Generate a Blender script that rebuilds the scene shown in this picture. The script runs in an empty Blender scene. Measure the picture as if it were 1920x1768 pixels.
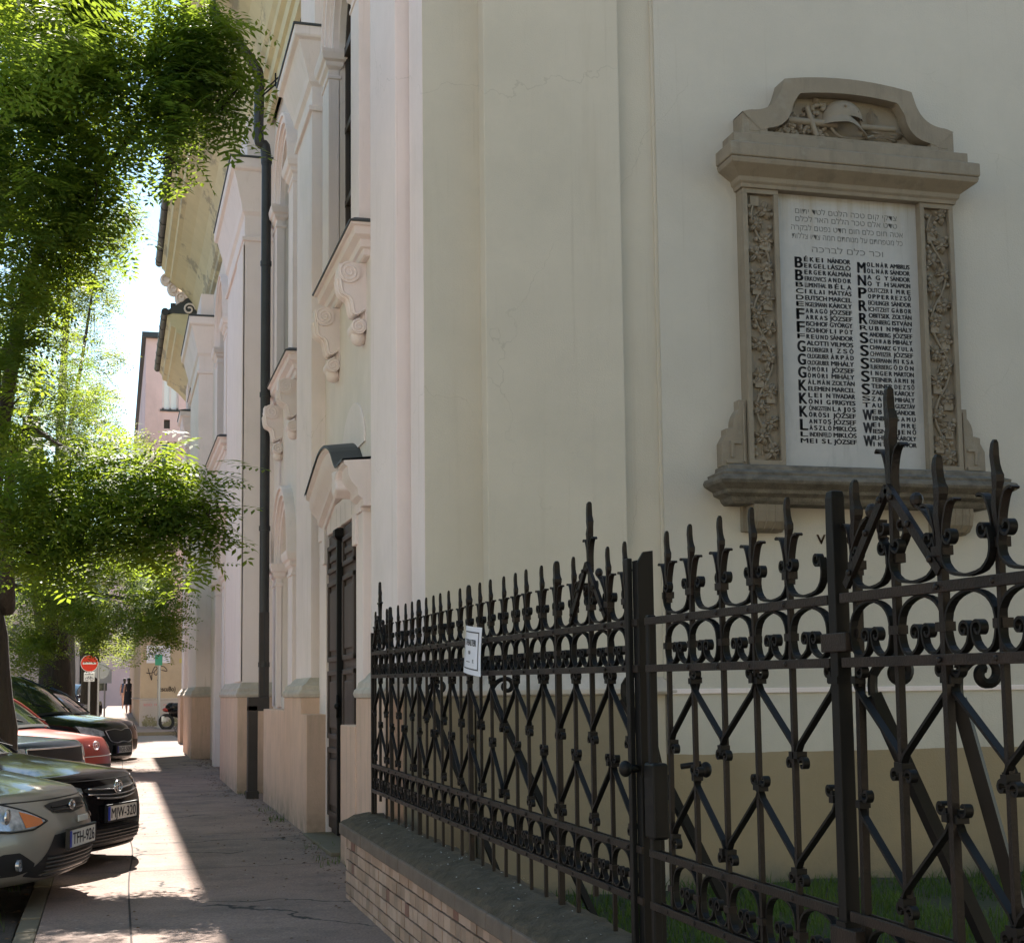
import bpy, math, random
import numpy as np
from mathutils import Vector, Matrix
random.seed(7); rng = np.random.default_rng(7)
SC = bpy.context.scene; COL = SC.collection
# ------------------------------------------------------------------ camera
EYE = 1.33
yaw, pit, rol = math.radians(15.2), math.radians(5.8), 0.012
fw = Vector((math.sin(yaw)*math.cos(pit), math.cos(yaw)*math.cos(pit), math.sin(pit)))
rt = Vector((math.cos(yaw), -math.sin(yaw), 0)); up = rt.cross(fw)
Rv = rt*math.cos(rol) - up*math.sin(rol); Uv = up*math.cos(rol) + rt*math.sin(rol)
cam = bpy.data.cameras.new('camera'); co = bpy.data.objects.new('camera', cam); COL.objects.link(co)
M = Matrix.Identity(4)
for i in range(3):
    M[i][0] = Rv[i]; M[i][1] = Uv[i]; M[i][2] = -fw[i]
M[2][3] = EYE
co.matrix_world = M
cam.sensor_width = 36; cam.lens = 2750/1920*36; cam.shift_y = 133/1920
cam.clip_start = 0.05; cam.clip_end = 2000
SC.camera = co
# ------------------------------------------------------------------ sky, sun, exposure
SUN_EL, SUN_AZ = math.radians(46), math.radians(1.0)      # azimuth from +Y towards +X
w = bpy.data.worlds.new('World'); SC.world = w; w.use_nodes = True
nt = w.node_tree; nt.nodes.clear()
sky = nt.nodes.new('ShaderNodeTexSky'); sky.sky_type = 'NISHITA'; sky.sun_disc = False
sky.sun_elevation = SUN_EL; sky.sun_rotation = SUN_AZ; sky.air_density = 1.0; sky.dust_density = 0.0; sky.ozone_density = 2.5
bg = nt.nodes.new('ShaderNodeBackground'); bg.inputs['Strength'].default_value = 0.053
wo = nt.nodes.new('ShaderNodeOutputWorld')
wb = nt.nodes.new('ShaderNodeMix'); wb.data_type = 'RGBA'; wb.blend_type = 'MULTIPLY'; wb.inputs['Factor'].default_value = 1; wb.inputs['B'].default_value = (1.05, .965, .80, 1)   # camera white balance
nt.links.new(sky.outputs[0], wb.inputs['A']); nt.links.new(wb.outputs['Result'], bg.inputs[0]); nt.links.new(bg.outputs[0], wo.inputs[0])
sl = bpy.data.lights.new('sun', 'SUN'); sl.energy = 2.75; sl.angle = math.radians(0.53); sl.color = (1.0, 0.93, 0.84)
so = bpy.data.objects.new('sun', sl); COL.objects.link(so)
sd = Vector((math.sin(SUN_AZ)*math.cos(SUN_EL), math.cos(SUN_AZ)*math.cos(SUN_EL), math.sin(SUN_EL)))
so.rotation_euler = sd.to_track_quat('Z', 'Y').to_euler()
vs = SC.view_settings; vs.view_transform = 'Standard'; vs.look = 'None'; vs.gamma = 1; vs.exposure = 2.68
try: SC.display_settings.display_device = 'sRGB'
except Exception: pass
SC.cycles.max_bounces = 8; SC.cycles.diffuse_bounces = 4; SC.cycles.glossy_bounces = 3
SC.cycles.transmission_bounces = 4; SC.cycles.transparent_max_bounces = 6
# ------------------------------------------------------------------ materials
def srgb(r, g, b):
    f = lambda c: (c/255/12.92) if c/255 <= .04045 else ((c/255+.055)/1.055)**2.4
    return (f(r), f(g), f(b), 1)
MATS = {}
def mat(name, col, rough=.8, metal=0, var=.0, scale=3, bump=0, bscale=60, coat=0, col2=None, detail=6, spec=None, stretch=(1,1,1)):
    m = bpy.data.materials.new(name); m.use_nodes = True; t = m.node_tree; b = t.nodes['Principled BSDF']
    b.inputs['Base Color'].default_value = (*col[:3], 1); b.inputs['Roughness'].default_value = rough; b.inputs['Metallic'].default_value = metal
    if spec is not None: b.inputs['Specular IOR Level'].default_value = spec
    if coat: b.inputs['Coat Weight'].default_value = coat; b.inputs['Coat Roughness'].default_value = .03
    if var or col2 or bump:
        tc = t.nodes.new('ShaderNodeTexCoord'); mp = t.nodes.new('ShaderNodeMapping'); mp.inputs['Scale'].default_value = stretch
        t.links.new(tc.outputs['Object'], mp.inputs[0])
    if var or col2:
        n = t.nodes.new('ShaderNodeTexNoise'); n.inputs['Scale'].default_value = scale; n.inputs['Detail'].default_value = detail; n.inputs['Roughness'].default_value = .65
        t.links.new(mp.outputs[0], n.inputs['Vector'])
        r = t.nodes.new('ShaderNodeValToRGB'); r.color_ramp.elements[0].position = .3; r.color_ramp.elements[1].position = .72
        c2 = col2 if col2 else tuple(min(1, c*(1+var)) for c in col[:3])
        c1 = col[:3] if col2 else tuple(c*(1-var) for c in col[:3])
        r.color_ramp.elements[0].color = (*c1[:3], 1); r.color_ramp.elements[1].color = (*c2[:3], 1)
        t.links.new(n.outputs[0], r.inputs[0]); t.links.new(r.outputs[0], b.inputs['Base Color'])
    if bump:
        n2 = t.nodes.new('ShaderNodeTexNoise'); n2.inputs['Scale'].default_value = bscale; n2.inputs['Detail'].default_value = 5
        t.links.new(mp.outputs[0], n2.inputs['Vector'])
        bp = t.nodes.new('ShaderNodeBump'); bp.inputs['Strength'].default_value = bump; bp.inputs['Distance'].default_value = .01
        t.links.new(n2.outputs[0], bp.inputs['Height']); t.links.new(bp.outputs[0], b.inputs['Normal'])
    MATS[name] = m
    return m
def nodes_of(m): return m.node_tree, m.node_tree.nodes['Principled BSDF']
def stain(m, col, scale=1.2, lo=.52, hi=.72, stretch=(6, 6, .5), fac=.6, zmin=None, zmax=None):
    """streaks of dirt mixed over the base colour; zmin/zmax limit them to a height band (world z)"""
    t, b = nodes_of(m)
    src = b.inputs['Base Color'].links[0].from_socket if b.inputs['Base Color'].links else None
    g = t.nodes.new('ShaderNodeNewGeometry'); mp = t.nodes.new('ShaderNodeMapping'); mp.inputs['Scale'].default_value = stretch
    t.links.new(g.outputs['Position'], mp.inputs[0])
    n = t.nodes.new('ShaderNodeTexNoise'); n.inputs['Scale'].default_value = scale; n.inputs['Detail'].default_value = 7; n.inputs['Roughness'].default_value = .7
    t.links.new(mp.outputs[0], n.inputs['Vector'])
    mr = t.nodes.new('ShaderNodeMapRange'); mr.inputs['From Min'].default_value = lo; mr.inputs['From Max'].default_value = hi; mr.inputs['To Max'].default_value = fac
    t.links.new(n.outputs[0], mr.inputs['Value']); f = mr.outputs[0]
    if zmin is not None:
        s = t.nodes.new('ShaderNodeSeparateXYZ'); t.links.new(g.outputs['Position'], s.inputs[0])
        m2 = t.nodes.new('ShaderNodeMapRange'); m2.inputs['From Min'].default_value = zmin; m2.inputs['From Max'].default_value = zmax
        t.links.new(s.outputs['Z'], m2.inputs['Value'])
        mu = t.nodes.new('ShaderNodeMath'); mu.operation = 'MULTIPLY'; t.links.new(f, mu.inputs[0]); t.links.new(m2.outputs[0], mu.inputs[1]); f = mu.outputs[0]
    mx = t.nodes.new('ShaderNodeMix'); mx.data_type = 'RGBA'
    t.links.new(f, mx.inputs['Factor'])
    if src: t.links.new(src, mx.inputs['A'])
    else: mx.inputs['A'].default_value = b.inputs['Base Color'].default_value
    mx.inputs['B'].default_value = (*col[:3], 1)
    t.links.new(mx.outputs['Result'], b.inputs['Base Color'])
    return m
# ------------------------------------------------------------------ mesh builder
class MB:
    def __init__(s): s.v = []; s.f = []; s.mi = []; s.cur = 0
    def quad(s, *p):
        n = len(s.v); s.v += [tuple(q) for q in p]; s.f.append(tuple(range(n, n+len(p)))); s.mi.append(s.cur); return s
    poly = quad
    def box(s, x0, x1, y0, y1, z0, z1, sh=0):
        """sh shears z with y (for things on the slope)"""
        n = len(s.v)
        for x in (x0, x1):
            for y in (y0, y1):
                for z in (z0, z1): s.v.append((x, y, z + sh*y))
        for f in ((0,1,3,2),(4,6,7,5),(0,4,5,1),(2,3,7,6),(0,2,6,4),(1,5,7,3)): s.f.append(tuple(n+i for i in f)); s.mi.append(s.cur)
        return s
    def stack(s, x0, x1, y0, y1, prof, cap=True):
        """horizontal mouldings round a rectangular block: prof = [(projection, z)...]"""
        n = len(s.v)
        for d, z in prof: s.v += [(x0-d, y0-d, z), (x1+d, y0-d, z), (x1+d, y1+d, z), (x0-d, y1+d, z)]
        for i in range(len(prof)-1):
            for k in range(4):
                a = n+4*i+k; b = n+4*i+(k+1) % 4; s.f.append((a, b, b+4, a+4)); s.mi.append(s.cur)
        if cap:
            s.f.append((n+3, n+2, n+1, n)); s.mi.append(s.cur); e = n+4*(len(prof)-1); s.f.append((e, e+1, e+2, e+3)); s.mi.append(s.cur)
        return s
    def grid(s, rows, closed=False):
        n = len(s.v); R = len(rows); C = len(rows[0])
        for r in rows: s.v += [tuple(p) for p in r]
        for i in range(R-1):
            for j in range(C if closed else C-1):
                k = (j+1) % C
                s.f.append((n+i*C+j, n+i*C+k, n+(i+1)*C+k, n+(i+1)*C+j)); s.mi.append(s.cur)
        return s
    def tube(s, pts, r, n=8, cap=True):
        pts = [Vector(p) for p in pts]; rs = r if isinstance(r, (list, tuple)) else [r]*len(pts)
        rows = []; prev = None
        for i, p in enumerate(pts):
            d = (pts[min(i+1, len(pts)-1)] - pts[max(i-1, 0)]).normalized()
            a = Vector((0, 0, 1)) if abs(d.z) < .95 else Vector((1, 0, 0))
            if prev is not None: e1 = (prev - d*prev.dot(d)).normalized()
            else: e1 = d.cross(a).normalized()
            prev = e1; e2 = d.cross(e1)
            rows.append([p + (e1*math.cos(2*math.pi*k/n) + e2*math.sin(2*math.pi*k/n))*rs[i] for k in range(n)])
        b = len(s.v); s.grid(rows, True)
        if cap:
            s.f.append(tuple(b+k for k in range(n))[::-1]); s.mi.append(s.cur); e = b+(len(pts)-1)*n; s.f.append(tuple(e+k for k in range(n))); s.mi.append(s.cur)
        return s
    def strap(s, pts, x0, x1, t):
        """flat iron bent in the (y,z) plane, lying across x0..x1"""
        P = [Vector((0, a, b)) for a, b in pts]; rows = []
        for i, p in enumerate(P):
            d = (P[min(i+1, len(P)-1)] - P[max(i-1, 0)]).normalized(); nn = Vector((0, -d.z, d.y))*t/2
            rows.append([(x0, p.y+nn.y, p.z+nn.z), (x1, p.y+nn.y, p.z+nn.z), (x1, p.y-nn.y, p.z-nn.z), (x0, p.y-nn.y, p.z-nn.z)])
        b = len(s.v); s.grid(rows, True)
        s.f.append((b, b+1, b+2, b+3)); s.mi.append(s.cur); e = b+(len(P)-1)*4; s.f.append((e+3, e+2, e+1, e)); s.mi.append(s.cur)
        return s
    def ell(s, c, r, n=12, m=8, rot=None):
        rows = []
        for i in range(m+1):
            a = math.pi*i/m; row = []
            for k in range(n):
                b = 2*math.pi*k/n; p = Vector((r[0]*math.sin(a)*math.cos(b), r[1]*math.sin(a)*math.sin(b), r[2]*math.cos(a)))
                if rot: p = rot @ p
                row.append((c[0]+p.x, c[1]+p.y, c[2]+p.z))
            rows.append(row)
        s.grid(rows, True); return s
    def extr(s, poly, axis, a0, a1):
        """prism from a 2-D polygon; axis 'x': poly=(y,z); 'y': poly=(x,z); 'z': poly=(x,y)"""
        def P(p, a): return {'x': (a, p[0], p[1]), 'y': (p[0], a, p[1]), 'z': (p[0], p[1], a)}[axis]
        n = len(s.v); k = len(poly)
        s.v += [P(p, a0) for p in poly] + [P(p, a1) for p in poly]
        s.f.append(tuple(range(n, n+k))); s.f.append(tuple(range(n+k, n+2*k))[::-1]); s.mi += [s.cur]*2
        for i in range(k):
            j = (i+1) % k; s.f.append((n+i, n+k+i, n+k+j, n+j)); s.mi.append(s.cur)
        return s
    def build(s, name, mats, parent=None, smooth=False, bevel=0, loc=None, angle=None):
        me = bpy.data.meshes.new(name); me.from_pydata([tuple(map(float, q)) for q in s.v], [], s.f)
        if not isinstance(mats, (list, tuple)): mats = [mats]
        for m in mats: me.materials.append(MATS[m] if isinstance(m, str) else m)
        if len(mats) > 1: me.polygons.foreach_set('material_index', s.mi)
        if smooth:
            me.polygons.foreach_set('use_smooth', [True]*len(me.polygons))
            if angle: me.set_sharp_from_angle(angle=math.radians(angle))
        me.update()
        o = bpy.data.objects.new(name, me); COL.objects.link(o)
        if loc: o.location = loc
        if parent is not None: put(o, parent)
        if bevel:
            b = o.modifiers.new('bevel', 'BEVEL'); b.width = bevel; b.segments = 2; b.limit_method = 'ANGLE'; b.angle_limit = math.radians(35)
        return o
WORLD = set()
def put(o, parent):
    o.parent = parent
    if parent.name in WORLD: o.matrix_parent_inverse = Matrix.Translation(-Vector(parent.location))
def thing(name, label, cat, loc=(0, 0, 0), rz=0, group=None, world=False):
    """world=True: its parts are written in world coordinates"""
    o = bpy.data.objects.new(name, None); COL.objects.link(o); o.location = loc; o.rotation_euler = (0, 0, rz)
    o['label'] = label; o['category'] = cat
    if group: o['group'] = group
    if world: WORLD.add(o.name)
    return o
def tag(o, label, cat, group=None):
    o['label'] = label; o['category'] = cat
    if group: o['group'] = group
    return o
def struct(o, kind='structure'): o['kind'] = kind; return o
def dup(root, loc=None, rz=None, label=None):
    r = root.copy(); COL.objects.link(r)
    if loc is not None: r.location = loc
    if rz is not None: r.rotation_euler = (0, 0, rz)
    if label: r['label'] = label
    for ch in list(root.children):
        c = ch.copy(); COL.objects.link(c); c.parent = r
        for g in list(ch.children):
            d = g.copy(); COL.objects.link(d); d.parent = c
    return r
def place(o, parent, loc):
    """another instance of a part"""
    c = o.copy(); COL.objects.link(c); c.parent = parent; c.location = loc; return c
def smoothpath(P, n=6):
    out = []
    for i in range(len(P)-1):
        p0 = P[max(i-1, 0)]; p1 = P[i]; p2 = P[i+1]; p3 = P[min(i+2, len(P)-1)]
        for k in range(n):
            t = k/n
            out.append(tuple(.5*((2*b)+(-a+c)*t+(2*a-5*b+4*c-d)*t*t+(-a+3*b-3*c+d)*t**3) for a, b, c, d in zip(p0, p1, p2, p3)))
    out.append(tuple(P[-1])); return out
def curl(c, r0, r1, a0, a1, n=14):
    """spiral in a plane, angles in degrees"""
    return [(c[0]+(r0+(r1-r0)*i/n)*math.cos(math.radians(a0+(a1-a0)*i/n)), c[1]+(r0+(r1-r0)*i/n)*math.sin(math.radians(a0+(a1-a0)*i/n))) for i in range(n+1)]
_tc = bpy.data.curves.new('lettering', 'FONT'); _to = bpy.data.objects.new('lettering', _tc); COL.objects.link(_to)
def text(mb, s, o, ux, uy, w=None, h=.03, bold=0, align='L'):
    if bold:
        o = Vector(o); e = Vector(ux)*bold*h*2.2; f = Vector(uy)*bold*h*1.5
        for k in (-1, 0, 1): text(mb, s, o+e*k+f*(k*k-.5), ux, uy, w, h)
        return
    """flat lettering as faces: o lower left corner, ux/uy unit vectors, h cap height, w width to fit"""
    _tc.body = s; _tc.size = 1; bpy.context.view_layer.update()
    dg = bpy.context.evaluated_depsgraph_get(); me = bpy.data.meshes.new_from_object(_to.evaluated_get(dg))
    if not len(me.vertices): return
    V = np.array([v.co[:2] for v in me.vertices]); x0, x1 = V[:, 0].min(), V[:, 0].max()
    k = h/.70; kx = w/(x1-x0) if w else k
    o = Vector(o); ux = Vector(ux); uy = Vector(uy)
    off = 0 if align == 'L' else -(x1-x0)*kx/2
    n = len(mb.v)
    for x, y in V: mb.v.append(tuple(o + ux*((x-x0)*kx+off) + uy*(y*k)))
    for p in me.polygons: mb.f.append(tuple(n+i for i in p.vertices)); mb.mi.append(mb.cur)
    bpy.data.meshes.remove(me)
SL = .008
def gz(y): return SL*(min(y, 90)-10)
# ---- material library
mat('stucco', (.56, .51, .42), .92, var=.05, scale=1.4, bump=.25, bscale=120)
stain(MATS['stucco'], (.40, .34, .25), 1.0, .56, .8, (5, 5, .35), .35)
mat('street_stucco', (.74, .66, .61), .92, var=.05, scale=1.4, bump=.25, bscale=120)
stain(MATS['street_stucco'], (.48, .40, .32), 1.0, .56, .8, (5, 5, .35), .35)
mat('trim_stucco', (.80, .70, .675), .9, var=.04, scale=2, bump=.2, bscale=90)
stain(MATS['trim_stucco'], (.45, .36, .27), 1.3, .58, .8, (9, 9, .5), .4)
mat('garden_plinth', (.25, .205, .135), .93, var=.1, scale=2, bump=.3, bscale=70)
mat('plinth_stucco', (.64, .445, .335), .93, var=.10, scale=2.2, bump=.35, bscale=70)
stain(MATS['plinth_stucco'], (.32, .24, .17), 1.6, .5, .75, (5, 5, .6), .5)
stain(MATS['plinth_stucco'], (.08, .085, .05), 4, .35, .7, (1, 1, 1), .8, .38, .0)
mat('weathered_cap', (.40, .35, .29), .93, bump=.4, bscale=50, col2=(.58, .51, .44), scale=5)
mat('soffit', (.62, .55, .36), .93, bump=.3, bscale=50, var=.08, scale=2)
stain(MATS['soffit'], (.28, .25, .2), 1.1, .55, .6, (1.2, .5, 1.2), .7)
mat('slate_flashing', (.045, .05, .052), .6, bump=.2)
mat('zinc', (.035, .034, .035), .45, metal=.3, var=.25, scale=4)
mat('mesh_grey', (.05, .05, .05), .5)
mat('pipe_brown', (.040, .030, .026), .55, var=.2, scale=5)
mat('door_wood', (.055, .037, .030), .6, var=.25, scale=6, stretch=(1, 1, .2), bump=.2, bscale=40)
mat('window_wood', (.05, .038, .03), .6)
mat('glass', (.02, .025, .03), .06, spec=.8)
mat('cast_stone', (.255, .215, .16), .9, var=.10, scale=3, bump=.35, bscale=150)
stain(MATS['cast_stone'], (.10, .085, .065), 2, .5, .78, (4, 4, .8), .5)
mat('ledge_stone', (.17, .15, .12), .95, var=.2, scale=6, bump=.6, bscale=70)
stain(MATS['ledge_stone'], (.06, .055, .045), 3, .42, .66, (3, 3, 5), .75)
mat('plaque_stone', (.44, .43, .41), .75, var=.06, scale=5)
stain(MATS['plaque_stone'], (.30, .25, .165), 1.4, .46, .7, (9, 9, .25), .85, 4.35, 4.85)
stain(MATS['plaque_stone'], (.26, .26, .25), 2, .55, .75, (5, 5, .8), .5)
mat('lettering_black', (.05, .05, .055), .7)
mat('engraving', (.19, .19, .18), .9)
mat('bronze_letter', (.10, .055, .03), .5, metal=.5)
mat('iron', (.004, .004, .0038), .45, spec=.25, bump=.15, bscale=120, col2=(.016, .011, .009), scale=9)
stain(MATS['iron'], (.06, .026, .014), 6, .62, .74, (1, 1, 1), .5)
mat('iron_rail', (.009, .0075, .0065), .5, spec=.25, bump=.2, bscale=120, col2=(.030, .020, .015), scale=10)
mat('iron_smooth', (.005, .005, .005), .5, spec=.22)
mat('moss_coping', (.042, .032, .017), .95, bump=1.0, bscale=45, col2=(.115, .085, .055), scale=9)
mat('coping_edge', (.18, .135, .105), .93, bump=.5, bscale=60, col2=(.11, .08, .06), scale=5)
mat('mortar', (.05, .035, .03), .95)
mat('paper', (.75, .76, .82), .35)
mat('ink', (.02, .02, .03), .5)
mat('chain', (.12, .12, .12), .35, metal=.9)
mat('kerb_stone', (.17, .14, .095), .9, var=.12, scale=8, bump=.3)
mat('soil', (.055, .042, .032), .98, bump=1, bscale=25, col2=(.11, .085, .065), scale=7)
mat('road', (.22, .185, .16), .9, var=.15, scale=3, bump=.3, bscale=90)
mat('litter', (.16, .09, .045), .9, var=.4, scale=3)
mat('lawn_soil', (.05, .045, .025), .98, bump=.6, bscale=30, col2=(.035, .05, .018), scale=6)
mat('bark', (.032, .026, .021), .95, bump=1.0, bscale=18, col2=(.06, .05, .04), scale=6, stretch=(1, 1, .25))
MATS['bark'].node_tree.nodes['Bump'].inputs['Distance'].default_value = .06
mat('twig', (.05, .042, .03), .9)
mat('pink_stucco', (.80, .56, .53), .93, var=.06, scale=.8)
stain(MATS['pink_stucco'], (.36, .25, .23), .5, .5, .75, (1, 1, .5), .5)
mat('ochre_stucco', (.45, .34, .24), .93, var=.1, scale=1.0)
stain(MATS['ochre_stucco'], (.25, .19, .14), .6, .5, .75, (1, 1, .7), .5)
mat('grey_wall', (.42, .36, .33), .93, var=.1, scale=1.0)
mat('far_stucco', (.45, .36, .30), .93, var=.1, scale=.6)
mat('poster_white', (.70, .66, .72), .5); mat('poster_red', (.55, .12, .15), .5); mat('poster_blue', (.12, .16, .5), .5)
mat('graffiti', (.05, .04, .04), .7); mat('moss_patch', (.23, .20, .12), .95, var=.3, scale=8)
mat('sticker_yellow', (.5, .4, .12), .7); mat('sign_red', (.75, .035, .012), .35); mat('sign_white', (.8, .8, .78), .4); mat('sign_grey', (.35, .36, .37), .45, metal=.3); mat('sign_green', (.02, .25, .15), .5)
mat('galvanised', (.38, .37, .36), .45, metal=.5)
mat('tyre', (.018, .018, .018), .85); mat('rim', (.35, .36, .37), .3, metal=.8); mat('black_plastic', (.012, .012, .013), .5)
mat('chrome', (.75, .75, .77), .12, metal=1); mat('plate_white', (.72, .71, .66), .4); mat('plate_blue', (.02, .05, .4), .4)
mat('car_glass', (.015, .022, .02), .03, spec=1.0, coat=.5); mat('lamp_glass', (.42, .45, .48), .08, metal=.55, coat=1, var=.5, scale=14); mat('amber', (.6, .16, .03), .2, coat=.5)
mat('skin', (.45, .27, .2), .6); mat('hair', (.02, .015, .012), .6); mat('black_cloth', (.015, .015, .02), .9); mat('blue_cloth', (.05, .07, .12), .9)
# sidewalk asphalt with cracks
m = mat('sidewalk', (.275, .193, .158), .9, var=.2, scale=1.3, bump=.35, bscale=120)
stain(m, (.13, .10, .088), 1.0, .48, .62, (1.2, 1.2, 1), .6)
stain(m, (.36, .30, .26), 9, .60, .66, (1, 1, 1), .5)
t, b = nodes_of(m)
g = t.nodes.new('ShaderNodeNewGeometry'); nz = t.nodes.new('ShaderNodeTexNoise'); nz.inputs['Scale'].default_value = 2.2; nz.inputs['Detail'].default_value = 4
t.links.new(g.outputs['Position'], nz.inputs['Vector'])
ad = t.nodes.new('ShaderNodeMix'); ad.data_type = 'VECTOR'; ad.inputs['Factor'].default_value = .35
t.links.new(g.outputs['Position'], ad.inputs['A']); t.links.new(nz.outputs['Color'], ad.inputs['B'])
vo = t.nodes.new('ShaderNodeTexVoronoi'); vo.feature = 'DISTANCE_TO_EDGE'; vo.inputs['Scale'].default_value = .75
t.links.new(ad.outputs['Result'], vo.inputs['Vector'])
mr = t.nodes.new('ShaderNodeMapRange'); mr.inputs['From Min'].default_value = .003; mr.inputs['From Max'].default_value = .009; mr.inputs['To Min'].default_value = 1; mr.inputs['To Max'].default_value = 0
t.links.new(vo.outputs['Distance'], mr.inputs['Value'])
n3 = t.nodes.new('ShaderNodeTexNoise'); n3.inputs['Scale'].default_value = .6; t.links.new(g.outputs['Position'], n3.inputs['Vector'])
m3 = t.nodes.new('ShaderNodeMapRange'); m3.inputs['From Min'].default_value = .5; m3.inputs['From Max'].default_value = .56; t.links.new(n3.outputs[0], m3.inputs['Value'])
mu = t.nodes.new('ShaderNodeMath'); mu.operation = 'MULTIPLY'; t.links.new(mr.outputs[0], mu.inputs[0]); t.links.new(m3.outputs[0], mu.inputs[1])
mx = t.nodes.new('ShaderNodeMix'); mx.data_type = 'RGBA'; mx.inputs['B'].default_value = (.03, .026, .023, 1)
src = b.inputs['Base Color'].links[0].from_socket
t.links.new(mu.outputs[0], mx.inputs['Factor']); t.links.new(src, mx.inputs['A'])
# fine grit
n4 = t.nodes.new('ShaderNodeTexNoise'); n4.inputs['Scale'].default_value = 70; n4.inputs['Detail'].default_value = 2; t.links.new(g.outputs['Position'], n4.inputs['Vector'])
m4 = t.nodes.new('ShaderNodeMapRange'); m4.inputs['From Min'].default_value = .35; m4.inputs['From Max'].default_value = .65; m4.inputs['To Min'].default_value = .8; m4.inputs['To Max'].default_value = 1.18
t.links.new(n4.outputs[0], m4.inputs['Value'])
vm = t.nodes.new('ShaderNodeVectorMath'); vm.operation = 'SCALE'; t.links.new(mx.outputs['Result'], vm.inputs[0]); t.links.new(m4.outputs[0], vm.inputs['Scale'])
t.links.new(vm.outputs[0], b.inputs['Base Color'])
# garden wall paint: grey cream above, ochre plinth band below z .9 (painted bands)
def zband(m, col, z, w=.015):
    t, b = nodes_of(m); src = b.inputs['Base Color'].links[0].from_socket
    g = t.nodes.new('ShaderNodeNewGeometry'); s = t.nodes.new('ShaderNodeSeparateXYZ'); t.links.new(g.outputs['Position'], s.inputs[0])
    n = t.nodes.new('ShaderNodeTexNoise'); n.inputs['Scale'].default_value = 3; t.links.new(g.outputs['Position'], n.inputs['Vector'])
    a = t.nodes.new('ShaderNodeMath'); a.operation = 'MULTIPLY_ADD'; a.inputs[1].default_value = w*2; t.links.new(n.outputs[0], a.inputs[0]); t.links.new(s.outputs['Z'], a.inputs[2])
    c = t.nodes.new('ShaderNodeMath'); c.operation = 'LESS_THAN'; c.inputs[1].default_value = z+w; t.links.new(a.outputs[0], c.inputs[0])
    mx = t.nodes.new('ShaderNodeMix'); mx.data_type = 'RGBA'; t.links.new(c.outputs[0], mx.inputs['Factor']); t.links.new(src, mx.inputs['A']); mx.inputs['B'].default_value = (*col, 1)
    t.links.new(mx.outputs['Result'], b.inputs['Base Color'])
m = mat('garden_wall', (.52, .485, .42), .93, var=.05, scale=1.1, bump=.3, bscale=110)
zband(m, (.29, .225, .135), .90)
stain(m, (.11, .10, .075), 3, .3, .65, (1, 1, 1), .85, .30, .02)
# leaves: partly translucent
def leafmat(name, c, tr, f=.55):
    m = bpy.data.materials.new(name); m.use_nodes = True; t = m.node_tree; b = t.nodes['Principled BSDF']
    b.inputs['Roughness'].default_value = .6; b.inputs['Specular IOR Level'].default_value = .18
    g = t.nodes.new('ShaderNodeTexCoord'); n = t.nodes.new('ShaderNodeTexNoise'); n.inputs['Scale'].default_value = 1.3; n.inputs['Detail'].default_value = 5
    t.links.new(g.outputs['Object'], n.inputs['Vector'])
    for dst, cc in (('b', c), ('t', tr)):
        r = t.nodes.new('ShaderNodeValToRGB'); r.color_ramp.elements[0].position = .35; r.color_ramp.elements[1].position = .7
        r.color_ramp.elements[0].color = (*(x*.75 for x in cc), 1); r.color_ramp.elements[1].color = (cc[0]*1.45, cc[1]*1.2, cc[2], 1)
        t.links.new(n.outputs[0], r.inputs[0])
        if dst == 'b': t.links.new(r.outputs[0], b.inputs['Base Color'])
        else:
            tl = t.nodes.new('ShaderNodeBsdfTranslucent'); t.links.new(r.outputs[0], tl.inputs['Color'])
    mx = t.nodes.new('ShaderNodeMixShader'); mx.inputs[0].default_value = f
    t.links.new(b.outputs[0], mx.inputs[1]); t.links.new(tl.outputs[0], mx.inputs[2]); t.links.new(mx.outputs[0], t.nodes['Material Output'].inputs[0])
    MATS[name] = m
leafmat('leaf_near', (.036, .085, .024), (.44, .64, .06), .36)
leafmat('leaf_far', (.055, .10, .035), (.42, .54, .09), .45)
leafmat('grass_blade', (.07, .125, .03), (.14, .24, .04), .3)
# brick material list for individual bricks
for i, c in enumerate([(.37, .245, .175), (.42, .285, .215), (.30, .205, .15), (.45, .315, .24), (.22, .11, .08)]):
    mat('brick_%d' % i, c, .85, var=.15, scale=6, bump=.25, bscale=50)
    stain(MATS['brick_%d' % i], (.13, .10, .085), 5, .55, .75, (1, 1, 1), .5)

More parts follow.
